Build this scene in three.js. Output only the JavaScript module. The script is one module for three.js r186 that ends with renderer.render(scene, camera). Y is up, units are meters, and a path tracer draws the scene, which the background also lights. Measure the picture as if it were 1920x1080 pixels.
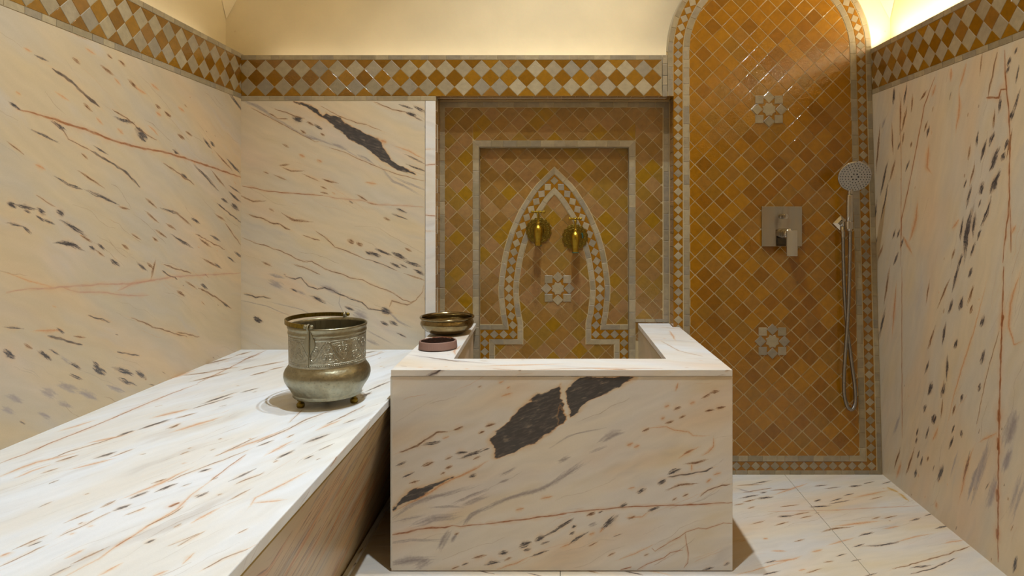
import * as THREE from 'three';
import { RoundedBoxGeometry } from 'three/addons/geometries/RoundedBoxGeometry.js';
import { RectAreaLightUniformsLib } from 'three/addons/lights/RectAreaLightUniformsLib.js';
import { mergeGeometries } from 'three/addons/utils/BufferGeometryUtils.js';

// ---------- camera, exposure, cove lights ----------
// x right, y up, z towards the viewer; the back wall's face is z = 0, the floor is y = 0
const scene = new THREE.Scene();
const EYE = 1.0144, BACK = 2.557, FOCAL = 1240;            // eye height, distance to the back wall, focal length in pixels of 1920 x 1080
const camera = new THREE.PerspectiveCamera(2 * Math.atan(540 / FOCAL) * 180 / Math.PI, 16 / 9, 0.05, 30);
camera.position.set(0, EYE, BACK);
camera.setViewOffset(1920, 1080, -90, 142, 1920, 1080);     // a shift lens: verticals stay upright
camera.updateProjectionMatrix();
const renderer = new THREE.WebGLRenderer({ antialias: true });
renderer.toneMapping = THREE.LinearToneMapping;
renderer.toneMappingExposure = 1.0;
renderer.shadowMap.enabled = true;
RectAreaLightUniformsLib.init();

const WARM = new THREE.Color().setRGB(1, 0.89, 0.70), AMBER = new THREE.Color().setRGB(1, 0.85, 0.56);
const NEUTRAL = new THREE.Color().setRGB(0.80, 0.92, 1);
const COVES = [   // [centre, length, aim, brightness, colour, label]
  [[-0.02, 1.612, -0.068], 2.3, [0, 1, -0.25], 5, WARM, 'warm light strip hidden behind the back tile frieze'],
  [[-1.315, 1.64, 1.5], 2.9, [-0.25, 1, 0], 5.5, WARM, 'warm light strip hidden behind the frieze over the bench'],
  [[1.288, 1.678, 1.40], 2.96, [-0.45, 1, 0], 160, AMBER, 'bright warm light strip hidden behind the frieze by the shower'],
  [[0, 1.64, 3.38], 2.3, [0, 1, 0.25], 2, WARM, 'warm light strip above the marble wall behind the viewer'],
];
const DOWNLIGHTS = [  // [x, z, aim x, aim z, candela, half angle, label]
  [0.03, 0.64, 0.03, 0.64, 11, 0.80, 'recessed ceiling downlight over the wash basin'],
  [0.03, 1.22, -0.42, 1.42, 18.5, 0.85, 'unseen ceiling lamp placed to light the basin front and bench'],  // out of view, placed to brighten the basin front and the near bench
];

// ---------- helpers ----------
const used = {};
function numbered(name) { const n = used[name] = (used[name] ?? -1) + 1; return n ? `${name}_${String(n).padStart(3, '0')}` : name; }
function rng(seed) { let s = seed >>> 0; return () => { s = (s + 0x6D2B79F5) >>> 0; let t = s; t = Math.imul(t ^ (t >>> 15), t | 1); t ^= t + Math.imul(t ^ (t >>> 7), t | 61); return ((t ^ (t >>> 14)) >>> 0) / 4294967296; }; }
function shade(m) { m.castShadow = true; m.receiveShadow = true; return m; }
function part(name, geo, mat, parent) { const m = shade(new THREE.Mesh(geo, mat)); m.name = name; parent.add(m); return m; }
function root(name, data, pos = [0, 0, 0]) { const g = new THREE.Group(); g.name = numbered(name); g.position.set(...pos); Object.assign(g.userData, data); scene.add(g); return g; }
const structure = (name, label, pos) => root(name, { kind: 'structure', label }, pos);
const thing = (name, label, category, pos, group) => root(name, group ? { label, category, group } : { label, category }, pos);
const V2 = (x, y) => new THREE.Vector2(x, y), V3 = (x, y, z) => new THREE.Vector3(x, y, z);
const lerp = (a, b, t) => a + (b - a) * t;
const smooth = (a, b, x) => { const t = Math.min(1, Math.max(0, (x - a) / (b - a))); return t * t * (3 - 2 * t); };

function makeNoise(seed) {
  const r = rng(seed), P = new Uint8Array(512), G = new Float32Array(512);
  for (let i = 0; i < 256; i++) P[i] = i;
  for (let i = 255; i > 0; i--) { const j = Math.floor(r() * (i + 1)); const t = P[i]; P[i] = P[j]; P[j] = t; }
  for (let i = 0; i < 256; i++) { P[i + 256] = P[i]; const a = i / 256 * Math.PI * 2; G[2 * i] = Math.cos(a); G[2 * i + 1] = Math.sin(a); }
  const n2 = (x, y) => {
    const xi = Math.floor(x), yi = Math.floor(y), fx = x - xi, fy = y - yi, X = xi & 255, Y = yi & 255;
    const u = fx * fx * fx * (fx * (fx * 6 - 15) + 10), v = fy * fy * fy * (fy * (fy * 6 - 15) + 10);
    const g = (a, b, dx, dy) => { const h = P[P[(X + a) & 255] + ((Y + b) & 255)] * 2; return G[h] * dx + G[h + 1] * dy; };
    const a = g(0, 0, fx, fy), b = g(1, 0, fx - 1, fy), c = g(0, 1, fx, fy - 1), d = g(1, 1, fx - 1, fy - 1);
    return 1.4 * (a + (b - a) * u + (c - a + (a - b - c + d) * u) * v);
  };
  const fbm = (x, y, o = 4) => { let s = 0, k = 0.55; for (let i = 0; i < o; i++) { s += k * n2(x, y); x = x * 2.03 + 17.1; y = y * 2.03 + 9.7; k *= 0.5; } return s; };
  return { n2, fbm };
}

// ---------- marble ----------
// marks are in millimetres on their slab: [kind, width, u, v, u, v, ...]; K charcoal, B brown, R rust, O orange, P rose, G grey, Y mustard, D dark patch outline
const INK = { K: [62, 58, 60], B: [108, 72, 46], R: [146, 80, 40], O: [200, 130, 82], P: [172, 124, 104], G: [142, 131, 130], Y: [196, 138, 44], D: [58, 57, 60] };
const BODY = { K: 0.9, B: 0.82, R: 0.85, O: 0.62, P: 0.6, G: 0.5, Y: 0.6 };
function marbleTexture({ w, h, ppm, seed, angle, marks = [], flecks = 120, hairs = 60, peach = 0.5, grey = 0.5, cream = [212, 198, 177], cool = [203, 197, 190] }) {
  const W = Math.round(w * ppm), H = Math.round(h * ppm), mm = ppm / 1000;
  const N = makeNoise(seed), r = rng(seed * 7 + 3), ca = Math.cos(angle * Math.PI / 180), sa = Math.sin(angle * Math.PI / 180);
  const rgb = new Float32Array(W * H * 3), mask = new Float32Array(W * H);
  const band = (x, y) => { const s = x * ca + y * sa, t = -x * sa + y * ca; return N.fbm(s * 1.3 + 9, t * 5 + 3, 3); };
  // clouds of cream, grey, rose and ochre, drawn out along the grain
  const step = 3, gw = Math.ceil(W / step) + 2, gh = Math.ceil(H / step) + 2, base = new Float32Array(gw * gh * 3);
  const warm = [214, 176, 134], ochre = [206, 181, 134], rose = [212, 186, 168], slate = [182, 174, 168];
  for (let j = 0; j < gh; j++) for (let i = 0; i < gw; i++) {
    const x = i * step / ppm, y = j * step / ppm, s = x * ca + y * sa, t = -x * sa + y * ca, wob = 0.02 * N.n2(s * 5, t * 6) + 0.008 * N.n2(s * 18, t * 18);
    const a = smooth(-0.35, 0.4, N.fbm(s * 2, (t + wob) * 8, 4)) * 1.8 * grey, b = smooth(0.0, 0.5, band(x, y)) * peach, c = smooth(0.1, 0.6, N.fbm(s * 3 + 40, t * 9 + 7, 3)) * peach * 0.7, e = smooth(0.05, 0.6, N.fbm(s * 2.4 + 70, (t + wob) * 7 + 20, 3)) * 0.5, f = N.fbm(s * 7, (t + wob) * 46 + 5, 3), q = smooth(0.18, 0.6, N.fbm(s * 3.2 + 15, (t + wob) * 15 + 60, 4)) * grey;
    for (let k = 0; k < 3; k++) { let v = lerp(cream[k], cool[k], Math.min(1, a)); v = lerp(v, rose[k], e * peach * 1.4); v = lerp(v, warm[k], b * 0.8); v = lerp(v, ochre[k], c); v = lerp(v, slate[k], q * 0.75); base[(j * gw + i) * 3 + k] = v * (1 + 0.04 * f); }
  }
  for (let j = 0; j < H; j++) for (let i = 0; i < W; i++) {
    const x = i / step, y = j / step, i0 = x | 0, j0 = y | 0, fx = x - i0, fy = y - j0, o = (j0 * gw + i0) * 3, q = o + gw * 3, g = (r() - 0.5) * 6;
    for (let k = 0; k < 3; k++) rgb[(j * W + i) * 3 + k] = (base[o + k] * (1 - fx) + base[o + 3 + k] * fx) * (1 - fy) + (base[q + k] * (1 - fx) + base[q + 3 + k] * fx) * fy + g;
  }
  const blend = (box, ink, strength, grain) => {
    const [x0, y0, x1, y1] = box;
    for (let j = y0; j <= y1; j++) for (let i = x0; i <= x1; i++) {
      const p = j * W + i, m = mask[p]; if (m <= 0) continue; mask[p] = 0;
      let a = m * strength;
      if (grain) { const x = i / ppm, y = j / ppm, s = x * ca + y * sa, t = -x * sa + y * ca; a *= 1 - grain + grain * smooth(-0.4, 0.25, N.fbm(s * 70, t * 300, 2)); }
      for (let k = 0; k < 3; k++) rgb[p * 3 + k] += (ink[k] - rgb[p * 3 + k]) * a;
    }
  };
  const line = (pts, width, { long = false, soft = 0.3, strength = 0.8, grain = 0.4, ink, wander = 0.35, shift = 0, from = 0, to = 1 }) => {
    let total = 0; const seg = [];
    for (let i = 0; i + 3 < pts.length; i += 2) { const l = Math.hypot(pts[i + 2] - pts[i], pts[i + 3] - pts[i + 1]); seg.push(l); total += l; }
    const n = Math.max(6, Math.ceil(total * (to - from) * mm / Math.max(0.6, width * mm * 0.2))), q = r() * 90;
    let bx0 = W, by0 = H, bx1 = -1, by1 = -1, si = 0, acc = 0;
    for (let k = 0; k <= n; k++) {
      const f = k / n, d = lerp(from, to, f) * total; while (si < seg.length - 1 && d > acc + seg[si]) acc += seg[si++];
      const u = seg[si] ? (d - acc) / seg[si] : 0, i = si * 2, tx = (pts[i + 2] - pts[i]) / (seg[si] || 1), ty = (pts[i + 3] - pts[i + 1]) / (seg[si] || 1);
      const jit = shift + (N.n2(d / 34 + q, q) * 1.3 + N.n2(d / 13 + q, q + 5) * 0.35) * Math.min(width * wander + 0.5, 3);
      const cx = (lerp(pts[i], pts[i + 2], u) - ty * jit) * mm, cy = (lerp(pts[i + 1], pts[i + 3], u) + tx * jit) * mm;
      const taper = long ? Math.min(1, 0.3 + 6 * Math.min(f, 1 - f)) : Math.pow(Math.sin(Math.PI * lerp(0.02, 0.98, f)), 1.1);
      const rad = Math.max(0.4, width * mm * 0.5 * taper * (long ? 0.8 + 0.5 * N.n2(d / 34 + q, 3) : 0.85 + 0.7 * N.n2(d / 5 + q, 3)));
      const fe = Math.max(0.7, rad * soft), R = rad + fe, x0 = Math.max(0, Math.floor(cx - R)), x1 = Math.min(W - 1, Math.ceil(cx + R)), y0 = Math.max(0, Math.floor(cy - R)), y1 = Math.min(H - 1, Math.ceil(cy + R));
      const amp = long ? 0.6 + 0.4 * smooth(-0.4, 0.25, N.n2(d / 45 + q, 8)) : 0.75 + 0.25 * smooth(-0.4, 0.2, N.n2(d / 4 + q, 8));
      for (let y = y0; y <= y1; y++) for (let x = x0; x <= x1; x++) { const m = amp * (1 - smooth(rad - fe, rad + fe, Math.hypot(x - cx, y - cy))); const p = y * W + x; if (m > mask[p]) mask[p] = m; }
      if (x1 >= x0 && y1 >= y0) { bx0 = Math.min(bx0, x0); by0 = Math.min(by0, y0); bx1 = Math.max(bx1, x1); by1 = Math.max(by1, y1); }
    }
    if (bx1 >= 0) blend([bx0, by0, bx1, by1], ink, strength, grain);
  };
  const tint = (c, j) => c.map((v) => v + j);
  const mark = ({ kind, width, pts }) => {
    let total = 0; for (let i = 0; i + 3 < pts.length; i += 2) total += Math.hypot(pts[i + 2] - pts[i], pts[i + 3] - pts[i + 1]);
    const ink = INK[kind], long = total > 16 * width;
    if (kind === 'G') { for (let k = 0; k < 8; k++) line(pts, width * (0.14 + 0.4 * r()), { soft: 1, strength: 0.32, grain: 0.35, ink: tint(ink, (r() - 0.5) * 30), shift: (r() - 0.5) * width * 0.9, wander: 0.7, from: -0.4 + r() * 0.4, to: 1.4 - r() * 0.4 }); return; }
    if (kind === 'R' || kind === 'P') { line(pts, width * 2.4 + 2, { long: true, soft: 0.95, strength: 0.2, grain: 0, ink: INK.O }); line(pts, Math.max(1.2, width * 0.85), { long: true, soft: 0.5, strength: BODY[kind], grain: 0.35, ink, wander: 0.2 }); if (kind === 'R') line(pts, Math.max(0.8, width * 0.35), { long: true, soft: 0.5, strength: 0.5, grain: 0.6, ink: INK.B, wander: 0.4 }); return; }
    if (kind === 'O' || kind === 'Y') { line(pts, width * 1.5, { soft: 0.95, strength: 0.3, grain: 0.1, ink }); line(pts, Math.max(1.1, width * 0.7), { soft: 0.6, strength: 0.55, grain: 0.4, ink: tint(ink, -14) }); return; }
    if (long) { line(pts, Math.max(1.1, width * 0.8), { long: true, soft: 0.45, strength: BODY[kind], grain: 0.35, ink, wander: 0.6 }); line(pts, Math.max(0.9, width * 0.5), { long: true, soft: 0.5, strength: 0.45, grain: 0.6, ink: INK.B, wander: 1.4 }); return; }
    line(pts, width * 0.9, { soft: 0.9, strength: 0.45, grain: 0.3, ink: kind === 'K' ? [112, 98, 88] : [142, 102, 68], from: -0.3, to: 1.3 });   // a paler skirt, then two to four dark strands
    const n = width > 5 ? 4 : width > 3 ? 3 : 2; for (let k = 0; k < n; k++) { const off = n > 1 ? (k / (n - 1) - 0.5) * width * 0.55 : 0, f0 = -0.3 + r() * 0.55, f1 = 1.3 - r() * 0.55; line(pts, Math.max(0.9, width * (0.22 + 0.24 * r())), { soft: 0.45, strength: BODY[kind], grain: 0.5, ink: tint(ink, (r() - 0.5) * 16), shift: off, wander: 0.7, from: f0, to: f1 }); }
  };
  const patch = (pts) => {
    let x0 = 1e9, y0 = 1e9, x1 = -1e9, y1 = -1e9;
    for (let i = 0; i < pts.length; i += 2) { x0 = Math.min(x0, pts[i]); x1 = Math.max(x1, pts[i]); y0 = Math.min(y0, pts[i + 1]); y1 = Math.max(y1, pts[i + 1]); }
    const pad = 26, X0 = Math.max(0, Math.floor((x0 - pad) * mm)), X1 = Math.min(W - 1, Math.ceil((x1 + pad) * mm)), Y0 = Math.max(0, Math.floor((y0 - pad) * mm)), Y1 = Math.min(H - 1, Math.ceil((y1 + pad) * mm)), n = pts.length / 2;
    for (let j = Y0; j <= Y1; j++) for (let i = X0; i <= X1; i++) {
      const px = i / mm, py = j / mm; let d = 1e9, inside = false;
      for (let a = 0, b = n - 1; a < n; b = a++) {
        const ax = pts[2 * a], ay = pts[2 * a + 1], bx = pts[2 * b], by = pts[2 * b + 1], ex = bx - ax, ey = by - ay, t = Math.min(1, Math.max(0, ((px - ax) * ex + (py - ay) * ey) / (ex * ex + ey * ey)));
        d = Math.min(d, Math.hypot(px - ax - ex * t, py - ay - ey * t)); if ((ay > py) !== (by > py) && px < ex * (py - ay) / (by - ay) + ax) inside = !inside;
      }
      const s = (px * ca + py * sa) / 1000, t = (-px * sa + py * ca) / 1000, sd = (inside ? d : -d) + 8 * N.fbm(s * 30, t * 90, 5), wide = 10 + 14 * N.n2(s * 9 + 3, t * 12);
      const halo = smooth(-Math.max(4, wide), 0, sd) * 0.4, rust = smooth(-3, 0.5, sd) * smooth(-0.5, 0.3, N.n2(s * 14, t * 30)) * 0.5, a = smooth(-1.2, 2.2, sd), p = (j * W + i) * 3;
      const strand = smooth(-0.2, 0.5, N.fbm(s * 40 + 4, t * 200, 4)), light = smooth(0.2, 0.55, N.fbm(s * 26 + 30, t * 95 + 8, 4));
      for (let k = 0; k < 3; k++) { let v = lerp(rgb[p + k], [208, 166, 112][k], halo); v = lerp(v, [178, 108, 58][k], rust); const dark = lerp(lerp(INK.D[k], [104, 96, 90][k], strand * (0.5 + 0.5 * N.n2(s * 8, t * 14))), [160, 142, 122][k], light * 0.6); rgb[p + k] = lerp(v, dark, a * 0.93); }
    }
  };
  const all = marks.map((m) => ({ kind: m[0], width: m[1], pts: m.slice(2) }));
  for (let i = 0, n = Math.round(hairs * w * h); i < n; i++) {   // hairline veins that follow the grain
    const pts = []; let x = r() * w * 1000, y = r() * h * 1000, a = angle + (r() - 0.5) * 16; for (let k = 0, l = 3 + r() * 6; k < l; k++) { pts.push(x, y); const g = (a + 26 * N.n2(x / 60, y / 60)) * Math.PI / 180, d = 14 + 16 * r(); x += d * Math.cos(g); y += d * Math.sin(g); }
    if (pts.length > 4) line(pts, 0.8 + 0.9 * r(), { long: true, soft: 0.7, strength: 0.22 + 0.3 * r(), grain: 0.4, ink: pick3(INK.B, INK.O, [150, 136, 124], r()), wander: 1.5 });
  }
  for (let i = 0, n = Math.round(flecks * w * h); i < n; i++) {
    const x = r() * w, y = r() * h; if (band(x, y) + (r() - 0.5) * 0.5 < 0.12) continue;
    const l = 5 + 26 * r() * r(), a = (angle + (r() - 0.5) * 22) * Math.PI / 180, c = r(), kind = c < 0.3 ? 'K' : c < 0.62 ? 'B' : 'O';
    all.push({ kind, width: 1.2 + 2.2 * r(), pts: [x * 1000, y * 1000, x * 1000 + l * Math.cos(a), y * 1000 + l * Math.sin(a)] });
  }
  for (const m of all) if ('KBO'.includes(m.kind)) line(m.pts, m.width * 1.6 + 6, { soft: 0.95, strength: 0.2, grain: 0, ink: [214, 160, 104], from: -0.15, to: 1.15 });   // the stone is stained around its veins
  for (const m of all) if (m.kind === 'G') mark(m);
  for (const m of all) if (m.kind === 'D') patch(m.pts);
  for (const m of all) if (!'GD'.includes(m.kind)) mark(m);
  const out = new Uint8Array(W * H * 4);
  for (let p = 0; p < W * H; p++) { for (let k = 0; k < 3; k++) out[p * 4 + k] = Math.min(255, Math.max(0, rgb[p * 3 + k])); out[p * 4 + 3] = 255; }
  const t = new THREE.DataTexture(out, W, H); t.colorSpace = THREE.SRGBColorSpace; t.wrapS = t.wrapT = THREE.MirroredRepeatWrapping; t.magFilter = THREE.LinearFilter; t.minFilter = THREE.LinearMipmapLinearFilter; t.generateMipmaps = true; t.needsUpdate = true;
  return t;
}
const pick3 = (a, b, c, t) => (t < 0.4 ? a : t < 0.75 ? b : c);
const stone = (opts, rough = 0.3) => Object.assign(new THREE.MeshStandardMaterial({ map: marbleTexture(opts), roughness: rough }), { userData: opts });
// uv in metres for slabs: u and v axes of the show face with the texture's corner; other faces take the third axis in place of the one they lack
function slabUV(geo, U, V, ou, ov, w, h) {
  const p = geo.attributes.position, n = geo.attributes.normal, uv = new Float32Array(p.count * 2), get = (a, i) => (a === 0 ? p.getX(i) : a === 1 ? p.getY(i) : p.getZ(i)), T = 3 - U - V;
  for (let i = 0; i < p.count; i++) {
    const c = [Math.abs(n.getX(i)), Math.abs(n.getY(i)), Math.abs(n.getZ(i))], m = c.indexOf(Math.max(...c));
    uv[2 * i] = (get(m === U ? T : U, i) - ou) / w; uv[2 * i + 1] = (get(m === V ? T : V, i) - ov) / h;
  }
  geo.setAttribute('uv', new THREE.BufferAttribute(uv, 2)); return geo;
}
function slab(x0, x1, y0, y1, z0, z1, r = 0.002) { const g = new RoundedBoxGeometry(x1 - x0, y1 - y0, z1 - z0, 2, r); g.translate((x0 + x1) / 2, (y0 + y1) / 2, (z0 + z1) / 2); return g; }
function block(x0, x1, y0, y1, z0, z1) { const g = new THREE.BoxGeometry(x1 - x0, y1 - y0, z1 - z0); g.translate((x0 + x1) / 2, (y0 + y1) / 2, (z0 + z1) / 2); return g; }

const FRONT_MARKS = [

  ['D', 0, 285, 369, 304, 392, 338, 420, 366, 454, 405, 484, 421, 503, 449, 507, 486, 528, 484, 498, 494, 473, 494, 448, 501, 429, 477, 409, 449, 387, 405, 362, 366, 342, 324, 324, 299, 319, 304, 337, 299, 353],
  ['K', 6.7, 207, 321, 232, 330, 258, 339], ['K', 8.4, 193, 334, 218, 337], ['B', 6.1, 32, 337, 59, 346, 81, 356, 115, 378, 137, 391, 168, 397], ['K', 7.2, 101, 358, 123, 361, 140, 366],
  ['B', 5.6, 256, 390, 269, 395], ['B', 7.2, 277, 409, 298, 417], ['B', 6.1, 188, 401, 209, 409], ['K', 5, 26, 300, 47, 309], ['K', 5, 45, 268, 68, 278], ['B', 8.4, 100, 298, 124, 308],
  ['B', 7.2, 163, 290, 178, 297], ['B', 4.5, 149, 275, 159, 280], ['B', 3.9, 241, 317, 256, 323], ['B', 3.9, 163, 317, 178, 323], ['K', 4.5, 269, 342, 282, 347],
  ['O', 3.9, 276, 309, 249, 292, 204, 270, 182, 264], ['O', 3.9, 318, 494, 350, 504], ['O', 2.8, 153, 375, 171, 382], ['B', 2.8, 254, 520, 262, 523], ['O', 3.3, 334, 516, 344, 521],
  ['O', 3.3, 311, 531, 326, 538],
  ['D', 0, 541, 549, 583, 549, 624, 549, 697, 550, 677, 537, 652, 521, 624, 508, 597, 497, 569, 487, 549, 470, 527, 443, 514, 436, 513, 448, 510, 468, 502, 490, 507, 518],
  ['D', 0, 484, 473, 491, 454, 502, 429, 493, 420, 482, 415, 477, 440], ['G', 4.5, 485, 367, 507, 381, 535, 390, 580, 399], ['G', 16.7, 605, 370, 630, 387, 655, 392],
  ['G', 11.2, 485, 267, 507, 281, 535, 300], ['G', 7.2, 575, 339, 606, 351], ['G', 11.2, 485, 312, 508, 322], ['O', 6.1, 780, 465, 793, 470], ['B', 6.7, 808, 458, 823, 464],
  ['B', 5.6, 823, 434, 838, 440], ['O', 6.7, 770, 431, 780, 435], ['B', 5.6, 785, 418, 804, 425], ['B', 5.6, 720, 396, 735, 403], ['O', 6.1, 673, 355, 691, 363],
  ['O', 6.1, 693, 351, 709, 357], ['B', 5.6, 887, 490, 906, 500], ['B', 6.7, 912, 505, 931, 510], ['B', 5.6, 896, 453, 916, 457], ['B', 7.2, 928, 462, 948, 464],
  ['O', 5, 851, 473, 866, 479], ['O', 2.5, 736, 405, 786, 409, 808, 398, 847, 395, 861, 383, 895, 383], ['O', 3.9, 887, 328, 903, 337, 917, 353, 916, 376], ['O', 4.5, 811, 510, 817, 532],
  ['K', 10, 794, 278, 820, 289], ['B', 5.6, 837, 334, 858, 342], ['O', 3.3, 820, 320, 856, 342, 875, 351], ['B', 6.1, 845, 305, 867, 307, 892, 314],
  ['K', 5.6, 789, 266, 828, 273, 864, 279, 898, 284, 917, 292], ['O', 3.9, 856, 284, 856, 303],
  ['D', 0, 12, 177, 34, 199, 59, 227, 95, 237, 123, 244, 154, 257, 182, 266, 170, 257, 137, 243, 115, 225, 95, 213, 59, 197, 31, 186, 14, 173],
  ['O', 3.9, 14, 170, 59, 192, 95, 209, 120, 226, 148, 243, 182, 261, 226, 278, 243, 286], ['G', 12.5, 25, 163, 73, 194, 120, 211, 159, 219, 196, 230],
  ['G', 8.9, 196, 197, 226, 211, 265, 227], ['G', 12.3, 215, 188, 249, 202, 271, 211], ['G', 6.7, 137, 181, 170, 183, 198, 181],
  ['G', 12.8, 262, 172, 299, 191, 352, 211, 407, 225, 438, 236, 477, 258, 502, 272], ['G', 13.9, 221, 138, 235, 158, 262, 172], ['G', 15.6, 148, 68, 159, 94, 170, 110],
  ['G', 11.2, 182, 85, 193, 102], ['G', 7.2, 12, 81, 59, 89, 129, 88], ['G', 22.3, 87, 135, 129, 149, 179, 155], ['G', 25.1, 17, 21, 59, 29, 109, 32], ['G', 6.7, 324, 275, 352, 289],
  ['K', 8.4, 230, 266, 245, 272], ['G', 6.7, 316, 251, 337, 259], ['G', 8.4, 31, 144, 87, 155], ['G', 16.7, 81, 13, 112, 29],
  ['R', 6.1, 9, 103, 45, 109, 87, 120, 120, 123, 159, 124, 182, 130], ['R', 3.3, 182, 130, 204, 126, 226, 130, 268, 133], ['R', 5, 268, 133, 310, 138, 366, 145, 421, 153, 502, 163],
  ['K', 11.2, 416, 88, 438, 99], ['K', 6.1, 438, 99, 472, 116, 502, 135], ['K', 12.5, 374, 71, 399, 81], ['K', 10, 314, 49, 334, 55], ['K', 9.5, 276, 20, 307, 27],
  ['K', 5, 210, 19, 223, 23], ['K', 4.5, 433, 78, 452, 85], ['K', 7.2, 384, 59, 400, 64], ['K', 6.1, 407, 43, 444, 57], ['B', 5.6, 243, 39, 271, 45],
  ['O', 3.3, 307, 4, 332, 15, 363, 24, 394, 41], ['O', 5.6, 360, 173, 382, 179], ['O', 4.5, 430, 204, 463, 213], ['B', 3.9, 179, 6, 196, 13], ['B', 4.5, 188, 104, 198, 108],
  ['B', 5.6, 62, 249, 83, 256], ['B', 4.5, 330, 32, 346, 38], ['R', 4.2, 485, 163, 569, 173, 624, 177, 680, 183, 764, 186, 847, 188, 903, 191, 976, 195],
  ['K', 7, 485, 128, 502, 137, 516, 146], ['K', 6.7, 518, 82, 535, 94, 555, 106], ['K', 12.8, 608, 124, 624, 138, 641, 155], ['G', 11.2, 569, 129, 585, 136], ['K', 7.2, 519, 125, 529, 129],
  ['K', 6.7, 513, 106, 524, 111], ['B', 5.6, 677, 149, 694, 155], ['K', 6.7, 736, 172, 761, 181], ['K', 9.5, 704, 224, 724, 233], ['K', 10, 764, 248, 781, 258],
  ['B', 6.1, 797, 234, 825, 245, 859, 248], ['B', 3.9, 881, 212, 903, 230, 942, 243, 965, 247], ['O', 5, 898, 251, 912, 261], ['O', 3.9, 917, 273, 939, 279], ['O', 3.3, 677, 233, 697, 238],
  ['B', 3.9, 803, 202, 813, 207], ['B', 4.5, 833, 212, 845, 218], ['K', 8.4, 655, 183, 672, 191], ['B', 8.4, 563, 158, 580, 166], ['K', 3.9, 594, 165, 604, 170],
  ['R', 2.2, 744, 66, 753, 57, 767, 66, 792, 82, 820, 96, 839, 110, 875, 123, 898, 120, 926, 130, 945, 137, 970, 135], ['R', 2, 839, 107, 842, 77, 847, 52, 845, 24, 834, 10],
  ['O', 2, 652, 35, 694, 49, 744, 74], ['R', 2.5, 702, 4, 730, 21, 778, 38, 797, 54, 831, 60], ['R', 2.8, 655, 4, 686, 13], ['O', 4.5, 567, 103, 582, 110],
  ['O', 2.5, 675, 151, 716, 155, 736, 170], ['O', 2.8, 485, 68, 510, 77, 518, 82], ['B', 3.3, 567, 72, 587, 81], ['O', 3.9, 597, 110, 608, 124], ['K', 5, 889, 3, 914, 11],
  ['K', 5, 948, 18, 961, 24], ['B', 2.8, 723, 45, 733, 50], ['B', 3.9, 622, 45, 638, 52],
];
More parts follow.
